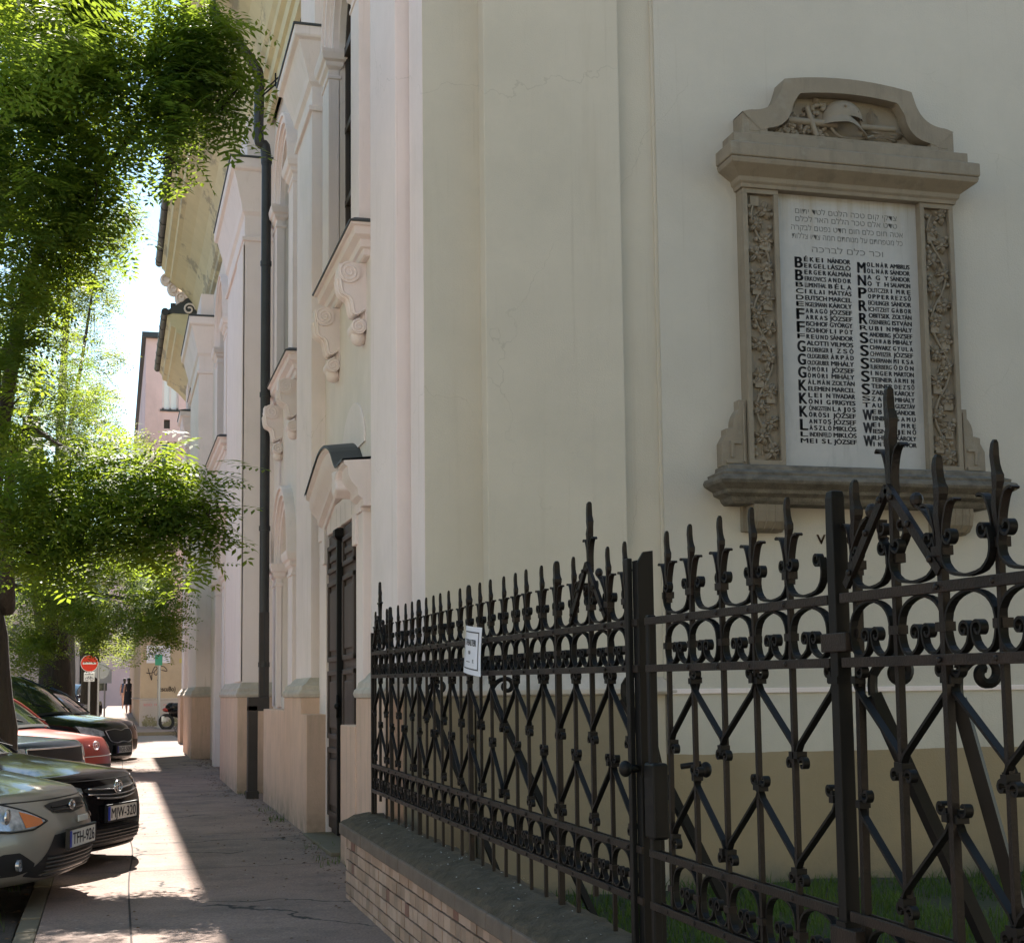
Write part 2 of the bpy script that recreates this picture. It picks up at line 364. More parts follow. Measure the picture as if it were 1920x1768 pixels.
# hairline cracks in the old render
def hairlines(m, sc, col, lo=.52, hi=.58, w=.0025):
    t, b = nodes_of(m); src = b.inputs['Base Color'].links[0].from_socket
    g = t.nodes.new('ShaderNodeNewGeometry'); nz = t.nodes.new('ShaderNodeTexNoise'); nz.inputs['Scale'].default_value = 1.7; nz.inputs['Detail'].default_value = 6
    t.links.new(g.outputs['Position'], nz.inputs['Vector'])
    ad = t.nodes.new('ShaderNodeMix'); ad.data_type = 'VECTOR'; ad.inputs['Factor'].default_value = .45
    t.links.new(g.outputs['Position'], ad.inputs['A']); t.links.new(nz.outputs['Color'], ad.inputs['B'])
    vo = t.nodes.new('ShaderNodeTexVoronoi'); vo.feature = 'DISTANCE_TO_EDGE'; vo.inputs['Scale'].default_value = sc; t.links.new(ad.outputs['Result'], vo.inputs['Vector'])
    mr = t.nodes.new('ShaderNodeMapRange'); mr.inputs['From Min'].default_value = w*.3; mr.inputs['From Max'].default_value = w; mr.inputs['To Min'].default_value = .26; mr.inputs['To Max'].default_value = 0; t.links.new(vo.outputs['Distance'], mr.inputs['Value'])
    n3 = t.nodes.new('ShaderNodeTexNoise'); n3.inputs['Scale'].default_value = .8; t.links.new(g.outputs['Position'], n3.inputs['Vector'])
    m3 = t.nodes.new('ShaderNodeMapRange'); m3.inputs['From Min'].default_value = lo; m3.inputs['From Max'].default_value = hi; t.links.new(n3.outputs[0], m3.inputs['Value'])
    mu = t.nodes.new('ShaderNodeMath'); mu.operation = 'MULTIPLY'; t.links.new(mr.outputs[0], mu.inputs[0]); t.links.new(m3.outputs[0], mu.inputs[1])
    mx = t.nodes.new('ShaderNodeMix'); mx.data_type = 'RGBA'; mx.inputs['B'].default_value = (*col, 1); t.links.new(mu.outputs[0], mx.inputs['Factor']); t.links.new(src, mx.inputs['A']); t.links.new(mx.outputs['Result'], b.inputs['Base Color'])
for n_ in ('stucco', 'garden_wall', 'trim_stucco', 'street_stucco'):
    hairlines(MATS[n_], .8, (.25, .22, .17), .54, .6, .0018)
    stain(MATS[n_], (.40, .38, .30), .5, .5, .7, (1, 1, .8), .22)      # large faint damp and repair patches
    stain(MATS[n_], (.30, .25, .18), 2.2, .60, .8, (11, 11, .22), .3)    # thin run-off streaks
stain(MATS['garden_wall'], (.20, .17, .11), 1.1, .42, .62, (1.5, 1.5, .7), .35, 1.25, .5)
for n_ in ('cast_stone',): stain(MATS[n_], (.30, .28, .23), 7, .55, .7, (1, 1, 1), .5)

mat('bounce_stucco', (.62, .53, .40), .93, var=.06, scale=.6)  # only on the added unseen houses that throw sunlight back
# ------------------------------------------------------------------ the ground
def gridsheet(name, xs, ys, m, dz=0, drop=None):
    mb = MB(); mb.grid([[(x, y, gz(y)+dz+(drop(x, y) if drop else 0)) for x in xs] for y in ys])
    mb.f = [f[::-1] for f in mb.f]
    return struct(mb.build(name, m, smooth=True))
Y = lambda a, b, s: list(np.arange(a, b+s/2, s))
gridsheet('ground', [-300, -60, -20, -6, 0, 6, 20, 60, 300], [-60, -20, 0, 10, 20, 40, 60, 90, 150, 400], 'road', -.16)
gridsheet('sidewalk', Y(-.40, 1.95, .235), Y(-6, 37.4, .7), 'sidewalk', 0)
mb = MB(); mb.box(-.40, 1.95, 37.4, 37.46, -.5, -.001+gz(37.4)); struct(mb.build('sidewalk_edge', 'kerb_stone'))
gridsheet('crossing_road', [-3, 8, 30], Y(37.4, 44.6, 1.8), 'road', -.10)
gridsheet('far_sidewalk', [-.4, .9, 9], [44.6, 50, 60, 75, 90, 110], 'sidewalk', .0)
mb = MB(); mb.box(-.4, 9, 44.5, 44.6, -.3, gz(44.6)+.002); struct(mb.build('kerb_of_the_far_sidewalk', 'kerb_stone'))
# joint between the slabs of the pavement
mb = MB()
P = [(.10, 4), (.11, 8.4), (.12, 11), (.17, 13), (.15, 15), (.17, 18), (.15, 22), (.18, 30)]
P = smoothpath(P, 5)
for a, b in zip(P[:-1], P[1:]):
    mb.quad((a[0], a[1], gz(a[1])+.004), (a[0]+.012, a[1], gz(a[1])+.004), (b[0]+.012, b[1], gz(b[1])+.004), (b[0], b[1], gz(b[1])+.004))
for y in (11.6, 14.2, 16.7, 19.6, 22.4): mb.quad((-.35, y, gz(y)+.004), (1.6, y+.05, gz(y)+.004), (1.6, y+.062, gz(y)+.004), (-.35, y+.012, gz(y)+.004))
struct(mb.build('pavement_joint', 'mortar'))
# kerb stones and the bare soil under the trees
mb = MB(); y = -4.0
while y < 37:
    L = .5 if y < 9.9 else 1.0
    mb.box(-.52, -.405, y+.006, y+L-.006, gz(y)-.2, gz(y)+.006+random.uniform(-.004, .006)); y += L
struct(mb.build('kerb', 'kerb_stone', bevel=.008))
gridsheet('bare_soil', Y(-1.9, -.52, .15), Y(-4, 36, .3), 'soil', -.05, lambda x, y: .03*math.sin(7*x+3*y)*math.sin(2.3*y))
gridsheet('parking_lane', [-6.5, -1.9], Y(-4, 60, 4), 'road', -.09)
# ------------------------------------------------------------------ the lawn behind the fence
gx = Y(1.9, 14, .3); gy = Y(1.0, 9.3, .3)
gridsheet('lawn_soil', gx, gy, 'lawn_soil', .03, lambda x, y: .02*math.sin(3*x)*math.sin(2.2*y))
def grass(name, n, xr, yr, hmin, hmax, kind_label, zoff=.03, mask=None):
    x = rng.uniform(*xr, n); y = rng.uniform(*yr, n)
    if mask is not None: k = mask(x, y); x = x[k]; y = y[k]
    n = len(x); a = rng.uniform(0, 2*np.pi, n); h = rng.uniform(hmin, hmax, n)*(.6+.7*(np.sin(x*2.1)*np.sin(y*1.7)+1)/2); w = rng.uniform(.002, .0045, n); ln = rng.uniform(.2, .9, n)*h
    z = SL*(y-10)+zoff
    dx, dy = np.cos(a), np.sin(a)
    V = np.zeros((n, 5, 3))
    V[:, 0] = np.stack([x-dy*w, y+dx*w, z], 1); V[:, 1] = np.stack([x+dy*w, y-dx*w, z], 1)
    V[:, 2] = np.stack([x+dy*w*.8+dx*ln*.35, y-dx*w*.8+dy*ln*.35, z+h*.6], 1); V[:, 3] = np.stack([x-dy*w*.8+dx*ln*.35, y+dx*w*.8+dy*ln*.35, z+h*.6], 1)
    V[:, 4] = np.stack([x+dx*ln, y+dy*ln, z+h], 1)
    idx = np.arange(n)[:, None]*5
    quads = (idx+np.array([[0, 1, 2, 3]])).tolist(); tris = (idx+np.array([[3, 2, 4]])).tolist()
    me = bpy.data.meshes.new(name); me.from_pydata(V.reshape(-1, 3).tolist(), [], quads+tris); me.materials.append(MATS['grass_blade'])
    o = bpy.data.objects.new(name, me); COL.objects.link(o); o['kind'] = 'stuff'; o['label'] = kind_label; o['category'] = 'grass'
    return o
grass('grass', 42000, (1.95, 8.5), (3.0, 9.1), .03, .12, 'short uneven green grass behind the iron fence', mask=lambda x, y: (np.sin(x*1.9+1)*np.sin(y*2.6)+np.sin(x*5+y*3)*.5 > -.75))
grass('weeds', 900, (-1.3, -.6), (7.5, 13), .04, .13, 'thin weeds growing in the bare soil beside the kerb', -.04, lambda x, y: np.sin(x*9+y*4) > .3)
grass('wall_foot_weeds', 900, (1.55, 1.85), (11, 22), .02, .07, 'tiny weeds along the foot of the street facade', 0, lambda x, y: np.sin(y*5)+np.sin(y*1.7) > .6)
# dry leaves and bits along the wall and on the pavement
mb = MB()
def bit(x, y, s, z=None):
    a = random.uniform(0, 6.28); z = gz(y)+.006 if z is None else z; dx, dy = math.cos(a)*s, math.sin(a)*s*1.0
    mb.quad((x-dx, y-dy, z), (x+dy*.4, y-dx*.4, z+random.uniform(0, s*.5)), (x+dx, y+dy, z), (x-dy*.4, y+dx*.4, z+random.uniform(0, s*.5)))
for i in range(900): bit(1.72-abs(random.gauss(0, .14))-(.2 if 18.6 < (yy := random.uniform(9.3, 30)) < 22.6 else 0), yy, random.uniform(.006, .02))
for i in range(420): bit(random.uniform(-.35, 1.5), random.uniform(6, 30), random.uniform(.006, .018))
for i in range(700): bit(random.uniform(-1.5, -.5), random.uniform(7, 14), random.uniform(.008, .025), gz(10)-.03)
o = mb.build('leaf_litter', 'litter'); o['kind'] = 'stuff'; o['label'] = 'dry leaf scraps strewn along the foot of the wall and the pavement'; o['category'] = 'leaf litter'
# ------------------------------------------------------------------ the long stuccoed building
B = thing('synagogue_building', 'long cream stuccoed synagogue with pilasters and a heavy cornice along the pavement', 'building', (5, 20, 0), world=True)
XW = 2.0                       # plane of the street wall
TOP = 9.05
def arch_wall(mb, y0, y1, z0, z1, cy, hw, zb, zs, X=XW, depth=.25, n=18, flat=False):
    """street wall face between y0..y1 with one opening (arched unless flat); reveals go back by depth"""
    mb.quad((X, y0, z0), (X, cy-hw, z0), (X, cy-hw, z1), (X, y0, z1)); mb.quad((X, cy+hw, z0), (X, y1, z0), (X, y1, z1), (X, cy+hw, z1))
    if zb > z0: mb.quad((X, cy-hw, z0), (X, cy+hw, z0), (X, cy+hw, zb), (X, cy-hw, zb))
    A = [(cy-hw, zs), (cy+hw, zs)] if flat else [(cy-hw*math.cos(math.pi*i/n), zs+hw*math.sin(math.pi*i/n)) for i in range(n+1)]
    for (a, b), (c, d) in zip(A[:-1], A[1:]): mb.quad((X, a, b), (X, c, d), (X, c, z1), (X, a, z1))
    R = [(cy-hw, zb)]+A+[(cy+hw, zb)]
    for (a, b), (c, d) in zip(R, R[1:]+R[:1]): mb.quad((X, a, b), (X+depth, a, b), (X+depth, c, d), (X, c, d))
    return R
def piers(cy, hw, zb, zs, pw, X0=1.90, X=XW, arch=True, zcap=.28, name='window_surround'):
    mb = MB()
    for s in (-1, 1):
        a, b = sorted((cy+s*hw, cy+s*(hw+pw)))
        mb.box(X0, X+.01, a, b, zb, zs-zcap)
        h = zs-zcap; k = zcap/.28
        mb.stack(X0, X+.01, a, b, [(0, h-.004), (.012, h), (.012, h+.03*k), (0, h+.035*k), (0, h+.09*k), (.03, h+.12*k), (.035, h+.16*k), (.06, h+.18*k), (.075, h+.24*k), (.075, h+.275*k), (0, h+.28*k)])
    if arch:
        n = 22
        for r0, r1, x in ((hw, hw+.07, X0+.04), (hw+.07, hw+.12, X0+.015), (hw+.12, hw+.2, X0-.02), (hw+.2, hw+.235, X0-.045)):
            for i in range(n):
                a0, a1 = math.pi*i/n, math.pi*(i+1)/n
                P = [(cy-r*math.cos(a), zs+r*math.sin(a)) for r, a in ((r0, a0), (r1, a0), (r1, a1), (r0, a1))]
                mb.quad(*[(x, *p) for p in P]); mb.quad((x, *P[1]), (X+.02, *P[1]), (X+.02, *P[2]), (x, *P[2])); mb.quad((x, *P[0]), (x, *P[3]), (X+.02, *P[3]), (X+.02, *P[0]))
    return mb.build(name, 'trim_stucco', B, bevel=.004)
def window(cy, hw, zb, zs, X):
    mb = MB(); n = 16; w = .06
    mb.box(X, X+.06, cy-hw-.01, cy-hw+w, zb, zs); mb.box(X, X+.06, cy+hw-w, cy+hw+.01, zb, zs); mb.box(X-.01, X+.05, cy-.035, cy+.035, zb, zs+hw)
    z = zb
    while z < zs-.2: mb.box(X-.005, X+.055, cy-hw, cy+hw, z, z+.06); z += .72
    mb.box(X-.02, X+.05, cy-hw, cy+hw, zs-.04, zs+.04)
    for y in (cy-hw/2, cy+hw/2): mb.box(X+.005, X+.045, y-.012, y+.012, zb, zs+hw*.8)
    for i in range(n):
        a0, a1 = math.pi*i/n, math.pi*(i+1)/n
        P = [(cy-r*math.cos(a), zs+r*math.sin(a)) for r, a in ((hw-w, a0), (hw+.01, a0), (hw+.01, a1), (hw-w, a1))]
        mb.quad(*[(X, *p) for p in P]); mb.quad((X, *P[0]), (X, *P[3]), (X+.06, *P[3]), (X+.06, *P[0]))
    o = mb.build('window', 'window_wood', B)
    g = MB(); g.poly(*[(X+.03, cy-hw*math.cos(math.pi*i/n), zs+hw*math.sin(math.pi*i/n)) for i in range(n+1)], (X+.03, cy+hw, zb), (X+.03, cy-hw, zb))
    g.build('pane', 'glass', o)
def console(cy, ztop, hgt, xw, proj, wid=.2):
    """S-shaped scroll bracket under a sill"""
    mb = MB(); y0, y1 = cy-wid/2, cy+wid/2
    top = (xw-proj+.09, ztop-.11); bot = (xw-.065, ztop-hgt+.07)
    S = smoothpath([(xw-proj+.0, ztop-.16), (xw-proj+.02, ztop-.28), (xw-proj*.62, ztop-hgt*.52), (xw-.11, ztop-hgt*.72), (xw-.02, ztop-hgt+.22), (xw-.01, ztop-hgt+.1)], 5)
    out = [(xw-proj*.98, ztop-.04)]+S
    poly = out+[(xw+.02, ztop-hgt+.1), (xw+.02, ztop-.02)]
    mb.extr([(p[0], p[1]) for p in poly], 'y', y0, y1)
    # rolls: cylinders along y with spiral grooves on their cheeks
    for (cx, cz), r in ((top, .092), (bot, .064)):
        for s, ya in ((-1, y0-.018), (1, y1+.018)): pass
        mb.tube([(cx, y0-.018, cz), (cx, y1+.018, cz)], r, 18)
        for ya, s in ((y0-.018, -1), (y1+.018, 1)):
            sp = curl((cx, cz), r*.9, r*.12, 90, 90+760, 40)
            mb.tube([(p[0], ya, p[1]) for p in sp], .009, 6)
    # cheek ribs following the S
    for ya in (y0, y1): mb.tube([(p[0]+.02, ya, p[1]) for p in S], .012, 6)
    for q in (-.05, .0, .05): mb.tube([(p[0]-.004, cy+q, p[1]) for p in S], .014, 6)
    # leaf hanging beyond the lower roll
    mb.ell((xw-.05, cy, ztop-hgt-.0), (.07, wid*.42, .075), 12, 8)
    return mb
def sill(cy, half, z, X0, xw=XW, name='window_sill', con=True):
    mb = MB(); mb.stack(X0+.14, xw+.05, cy-half+.14, cy+half-.14, [(0, z-.26), (.015, z-.25), (.02, z-.2), (.045, z-.19), (.05, z-.13), (.10, z-.10), (.105, z-.035), (.135, z-.03), (.14, z-.005), (.0, z+.03)])
    o = mb.build(name, 'trim_stucco', B, bevel=.004)
    f = MB(); f.stack(X0, xw+.02, cy-half, cy+half, [(.012, z-.012), (.014, z-.002), (-.04, z+.034)]); f.build('flashing', 'slate_flashing', o)
    if con:
        for s in (-1, 1): console(cy+s*(half-.42), z-.24, .64, xw, .235).build('console', 'trim_stucco', o, smooth=True, angle=40)
    return o
def pilaster(y0, y1, X0, xb, zcap=7.22, zt=8.05, px=.09, zfloor=0, over=.2, flash=True):
    mb = MB(); mb.box(X0, xb, y0, y1, 1.45, zcap)
    h = zcap; k = (zt-zcap)/.83
    P = [(0, h-.004), (.03, h), (.035, h+.05), (.0, h+.06), (0, h+.26*k), (.035, h+.3*k), (.05, h+.38*k), (.09, h+.5*k), (over-.05, h+.68*k), (over-.01, h+.70*k), (over, h+.72*k), (over, h+.81*k), (.1, h+.83*k)]
    mb.stack(X0, xb, y0, y1, P); mb.box(X0+.03, xb, y0+.03, y1-.03, zt, TOP+.03)
    o = mb.build('pilaster', 'trim_stucco', B, bevel=.005)
    if flash: f = MB(); f.stack(X0, xb, y0, y1, [(over+.015, zt-.022), (over+.015, zt-.0), (over*.3, zt+.05)]); f.build('flashing', 'slate_flashing', o)
    c = MB(); c.stack(X0, xb, y0, y1, [(px, 1.295), (px+.012, 1.30), (px+.02, 1.33), (px+.012, 1.355), (px*.95, 1.37), (px*.85, 1.41), (px*.45, 1.44), (px*.18, 1.475), (.004, 1.49)])
    c.build('plinth_cap', 'weathered_cap', o, bevel=.003)
    q = MB(); q.box(X0-px, xb, y0-px, y1+px, gz((y0+y1)/2)-.3, 1.295); q.build('plinth', 'plinth_stucco', o, bevel=.008)
    return o
# --- street wall, near wing (y 9.35 .. 19.3): bay 1 with door, bay 2 with niche
w1 = MB(); arch_wall(w1, 9.36, 15.0, 4.5, TOP, 12.8, .68, 5.2, 7.42); w1.build('wall', 'street_stucco', B)
w1 = MB(); R1 = arch_wall(w1, 9.36, 15.0, -.2, 4.5, 12.95, .9, -.2, 2.82, flat=True, depth=.12); w1.build('wall', 'street_stucco', B)
w2 = MB(); arch_wall(w2, 15.0, 19.6, 4.5, TOP, 17.45, .65, 5.2, 7.42); w2.build('wall', 'street_stucco', B)
w2 = MB(); arch_wall(w2, 15.0, 19.6, -.2, 4.5, 17.65, .64, 1.3, 2.93); w2.quad((2.25, 17, 1.3), (2.25, 18.3, 1.3), (2.25, 18.3, 3.6), (2.25, 17, 3.6)); w2.build('wall', 'street_stucco', B)
window(12.8, .68, 5.2, 7.42, 2.06); window(17.45, .65, 5.2, 7.42, 2.06)
piers(12.8, .68, 5.2, 7.46, .42); piers(17.45, .65, 5.2, 7.46, .42)
piers(17.65, .64, 1.18, 2.95, .42, X0=1.93, name='niche_surround')
sill(12.78, 1.17, 5.19, 1.82); sill(17.52, 1.22, 5.19, 1.82)
pilaster(9.86, 10.9, 1.86, 2.1, px=.10); pilaster(14.4, 15.62, 1.86, 2.1, px=.11)
# vertical strip at the corner: the corner itself is set at x 1.95
mb = MB(); mb.box(1.95, 2.0, 9.352, 9.80, -.2, TOP); mb.build('wall', 'trim_stucco', B)
mb = MB(); mb.box(1.953, 2.36, 9.345, 9.75, -.2, TOP); mb.build('wall', 'stucco', B)  # same corner block: greenish light on this face is put in by colour
# low projecting base of the wall between the plinths
mb = MB(); mb.box(1.75, 2.02, 10.99, 11.72, -.3, 1.085); mb.build('wall_base', 'plinth_stucco', B, bevel=.008)
mb = MB(); mb.box(1.75, 2.02, 13.86, 14.302, -.3, 1.14); mb.box(1.753, 2.02, 14.30, 15.721, -.3, 1.145); mb.box(1.75, 2.02, 15.72, 17.95, -.3, 1.16); mb.build('wall_base', 'plinth_stucco', B, bevel=.008)
# --- the door with its eyebrow hood
D = MB(); X = 1.985
D.box(X, X+.05, 12.0, 13.9, 0, 2.86)
D.cur = 0
d = D.build('door', 'door_wood', B)
for s, (a, b) in enumerate(((12.07, 12.93), (12.99, 13.84))):
    L = MB(); L.box(X-.03, X+.0, a, b, .10, 2.80)
    z = .22
    for h in (.62, .62, .74, .26):
        z1 = z+h
        if z1 > 2.74: z1 = 2.74
        for e0, e1, f0, f1 in ((a+.10, b-.10, z, z+.045), (a+.10, b-.10, z1-.045, z1), (a+.10, a+.15, z, z1), (b-.15, b-.10, z, z1)): L.box(X-.058, X-.03, e0, e1, f0, f1)
        L.stack(X-.045, X, a+.24, b-.24, [(.05, z+.12), (.05, z+.12)], cap=False) if False else L.box(X-.05, X-.02, a+.2, b-.2, z+.1, z1-.1)
        z = z1+.08
    L.build('leaf', 'door_wood', d, bevel=.006)
L = MB(); L.box(X-.085, X-.03, 12.925, 12.995, .1, 2.70); L.stack(X-.08, X-.03, 12.93, 12.99, [(0, 2.68), (.03, 2.72), (.03, 2.78), (0, 2.8)]); L.build('astragal', 'iron_smooth', d, bevel=.004)
L = MB(); L.box(X-.10, X-.075, 12.86, 12.885, 1.12, 1.32); L.ell((X-.09, 12.87, 1.22), (.03, .03, .03)); L.build('handle', 'iron_smooth', d, smooth=True)
fr = MB()
for a, b in ((11.72, 12.05), (13.85, 14.32)):
    fr.box(1.93, 2.02, a, b, 0, 2.80)
    fr.box(1.915, 2.02, a+.04, b-.04, 2.80, 3.02)
fr.box(1.94, 2.02, 12.04, 13.86, 2.82, 3.05)
# ears at the lintel
for a in (12.0, 13.85): fr.box(1.905, 2.02, a-.05, a+.12, 2.55, 2.80)
fr.build('door_frame', 'trim_stucco', B, bevel=.008)
th = MB(); th.box(1.72, 2.03, 12.03, 13.87, -.1, .05); th.build('threshold', 'kerb_stone', B, bevel=.01)
_hp = smoothpath([(11.55, 3.19), (11.75, 3.20), (11.95, 3.19), (12.1, 3.25), (12.3, 3.38), (12.55, 3.46), (12.8, 3.485), (13.1, 3.465), (13.4, 3.39), (13.7, 3.31), (14.05, 3.21)], 5); HY = [p[0] for p in _hp]; HZ = [p[1] for p in _hp]
def zh(y):    # top line of the hood over the door
    return float(np.interp(y, HY, HZ))
ys = list(np.linspace(11.58, 14.02, 30)); hd = MB(); fl = MB(); tp = MB()
levels = [(.16, -.36), (.155, -.31), (.115, -.28), (.105, -.22), (.06, -.17), (.035, -.12), (.03, -.05), (.0, -.03), (-.004, .0)]
rows = []
for y in ys:
    t = 1 if ys[1] < y < ys[-2] else 1
    rows.append([(2.03, y, zh(y)-.36)]+[(1.76+dx, y, zh(y)+dz) for dx, dz in levels]+[(2.03, y, zh(y)+.02)])
hd.grid(rows); hd.poly(*rows[0][::-1]); hd.poly(*rows[-1])
hd.grid([[(1.92, y, zh(y)-.35), (2.03, y, zh(y)-.35)] for y in ys])
h = hd.build('door_hood', 'trim_stucco', B, smooth=True, angle=35)
fl.grid([[(1.742, y, zh(y)-.012), (1.742, y, zh(y)+.012), (2.03, y, zh(y)+.045)] for y in ys]); fl.build('flashing', 'slate_flashing', h)
# slate cap on the keystone and the round recess line above
k = MB(); n = 14
rows = [[(1.72+.31*j/4, 12.55-.24*math.cos(math.pi*i/n)*(1-.1*j/4), 3.44+(.06*math.sin(math.pi*i/n)+.05*j/4)) for j in range(5)] for i in range(n+1)]

k = MB(); k.extr([(11.90, 3.00), (12.02, 2.93), (12.14, 3.00), (12.10, 3.09), (12.16, 3.18), (11.88, 3.15), (11.94, 3.08)], 'x', 1.735, 1.9); k.build('keystone', 'trim_stucco', h, bevel=.02)
k = MB(); A = [(12.6-.62*math.cos(math.pi*i/24), 3.42+.42*math.sin(math.pi*i/24)) for i in range(25)]
k.tube([(1.996, a, b) for a, b in A], .012, 6); k.extr(A, 'x', 1.985, 2.01); k.build('lunette', 'trim_stucco', B)
k = MB()   # fan joints in the panel between lintel and hood
for y, t in ((12.35, -.12), (12.7, -.05), (12.95, 0), (13.2, .05), (13.55, .12)): k.quad((1.936, y, 3.0), (1.936, y+.008, 3.0), (1.936, y+.008+t*.3, 2.84), (1.936, y+t*.3, 2.84))
k.build('joint_lines', 'cast_stone', B)
# --- rusticated downpipe side: the projecting middle block (y 19.3 .. 31.5)
pilaster(19.3, 22.3, 1.60, 2.1, px=.06, zcap=7.35, zt=8.45, over=.2)
mb = MB(); mb.box(1.585, 1.61, 19.3, 20.4, 1.5, 7.35); mb.box(1.575, 1.61, 19.30, 19.78, 1.5, 7.3); mb.build('pilaster_panel', 'trim_stucco', B, bevel=.006)
w3 = MB(); arch_wall(w3, 22.3, 28.5, 4.5, TOP, 24.7, .8, 5.3, 7.3, X=1.77, depth=.3); arch_wall(w3, 22.3, 28.5, -.2, 4.5, 24.7, .8, .1, 3.0, X=1.77, depth=.3)
w3.quad((2.07, 23.5, -.1), (2.07, 26, -.1), (2.07, 26, 4.2), (2.07, 23.5, 4.2))
w3.build('wall', 'street_stucco', B)
window(24.7, .8, 5.3, 7.3, 1.96)
piers(24.7, .8, 5.3, 7.35, .5, X0=1.66, X=1.77); piers(24.7, .8, .1, 3.3, .5, X0=1.66, X=1.77, name='door_surround')
sill(23.9, 1.55, 5.24, 1.47, 1.77, con=False)
mb = MB(); mb.box(1.60, 1.8, 22.4, 25.4, 4.2, 4.98); mb.build('sill_panel', 'trim_stucco', B, bevel=.01)
for yy in (22.75, 25.2): console(yy, 4.2, .75, 1.77, .28).build('console', 'trim_stucco', B, smooth=True, angle=40)
mb = MB(); mb.stack(1.58, 1.8, 22.4, 26.8, [(0, 3.95), (.05, 4.0), (.06, 4.06), (.13, 4.12), (.13, 4.2), (0, 4.24)]); mb.build('string_course', 'trim_stucco', B, bevel=.004)
pilaster(28.4, 31.5, 1.50, 2.1, px=.08, zcap=7.5, zt=8.6, over=.2)
w4 = MB(); w4.quad((2.05, 31.5, -.2), (2.05, 36, -.2), (2.05, 36, TOP), (2.05, 31.5, TOP)); w4.build('wall', 'street_stucco', B)
sill(33.6, 1.3, 5.6, 1.62, 2.05, con=False); sill(33.6, 1.2, 8.2, 1.58, 2.05, con=False, name='window_hood')
mb = MB(); mb.box(1.85, 2.06, 32.3, 32.8, 1.2, 8); mb.box(1.85, 2.06, 34.3, 34.8, 1.2, 8); mb.build('window_surround', 'trim_stucco', B, bevel=.01)
pilaster(36.0, 37.2, 1.62, 2.1, px=.08, zcap=7.3, zt=8.2, over=.16)
w5 = MB(); w5.box(2.05, 12, 36.3, 37.25, -.2, TOP); w5.build('wall', 'stucco', B)
# --- cornices with cove and gutter
def cornice(xb, y0, y1, zo, name='cornice'):
    prof = [(0, 9.0), (.06, 9.01), (.06, 9.2), (.10, 9.22), (.10, 9.42), (.16, 9.46), (.17, 9.56), (.22, 9.62), (.28, 9.80), (.40, 10.02), (.58, 10.22), (.78, 10.38), (.86, 10.42), (.88, 10.52), (.98, 10.56), (1.0, 10.68), (1.06, 10.74), (1.06, 10.80), (.2, 11.1), (-.3, 11.2)]
    mb = MB(); rows = [[(xb-d, y, z+zo) for d, z in prof] for y in (y0, y1)]; mb.grid(rows); mb.poly(*rows[0]); mb.poly(*rows[1][::-1])
    o = mb.build(name, 'soffit', B)
    g = MB(); X = xb-1.11; zt = 10.86+zo
    g.tube([(X, y, zt) for y in np.linspace(y0-.05, y1+.05, 24)], .085, 12); g.box(X-.02, X+.12, y0, y1, zt, zt+.05)
    y = y0+.4
    while y < y1: g.tube([(X, y, zt), (X, y+.03, zt)], .094, 12); y += .9
    g.build('gutter', 'zinc', o, smooth=True, angle=50)
cornice(1.95, 8.5, 32.6, 0); cornice(2.09, 32.62, 38.4, -1.1)
# carved end bracket of the main cornice
mb = MB()
for i, (a, b, c) in enumerate(((1.0, 10.5, .16), (1.15, 10.3, .18), (1.32, 10.1, .2), (1.5, 9.85, .2), (1.15, 10.55, .12))):
    mb.ell((a, 32.66, b), (.14, .05, c), 12, 8); mb.tube([(p[0], 32.60-.0, p[1]) for p in curl((a, b), .14, .03, 0, 500, 20)], .022, 6)
mb.build('cornice_bracket', 'trim_stucco', B, smooth=True)
# roof
mb = MB()
mb.extr([(.86, 10.86), (.86, 10.93), (6.9, 15.2), (13, 10.93), (13, 10.86)], 'y', 8.4, 32.6)
mb.extr([(1.02, 9.74), (1.02, 9.80), (6.9, 13.9), (13, 9.8), (13, 9.74)], 'y', 32.61, 38.4)
mb.build('roof', 'slate_flashing', B)
# --- downpipe
pipe = MB()
pts = smoothpath([(1.80, 18.45, 1.35), (1.80, 18.45, 2.5), (1.80, 18.45, 5), (1.80, 18.45, 8.2)], 3)
pipe.tube(pts, .062, 14)
pipe.tube(smoothpath([(1.80, 18.45, 8.1), (1.78, 18.45, 8.35), (1.70, 18.45, 8.45), (1.70, 18.45, 9.2), (1.62, 18.45, 9.45), (1.2, 18.45, 9.98), (1.08, 18.45, 10.2), (.9, 18.45, 10.8)], 5), .066, 14)
for z in (1.7, 3.4, 5.1, 6.8, 8.15): pipe.tube([(1.80, 18.45, z-.03), (1.80, 18.45, z+.03)], .072, 14)
o = pipe.build('downpipe', 'zinc', B, smooth=True, angle=50)
q = MB(); q.box(1.74, 1.86, 18.39, 18.51, 1.2, 2.35); q.box(1.60, 1.86, 18.34, 18.51, 1.13, 1.3); q.box(1.60, 1.72, 18.34, 18.50, .02, 1.2); q.box(1.585, 1.735, 18.33, 18.52, .04, .16)
q.build('pipe_guard', 'pipe_brown', o, bevel=.008)
q = MB()
q.tube([(1.72, 18.4, 8.98), (1.9, 17.9, 9.0), (1.95, 17.4, 9.0)], .012, 6); q.tube([(1.72, 18.5, 9.05), (1.9, 17.9, 9.06), (1.95, 17.42, 9.07)], .01, 6); q.tube([(1.86, 17.95, 8.95), (1.86, 17.95, 9.12)], .012, 6)
q.build('pipe_stay', 'iron_smooth', o)
q = MB(); q.tube([(1.16, 32.75, 10.0), (1.16, 32.8, 9.55), (1.75, 33.0, 9.0), (1.97, 33.0, 8.7), (1.97, 33.0, 3)], .065, 10); q.build('downpipe', 'zinc', B, smooth=True, angle=50)
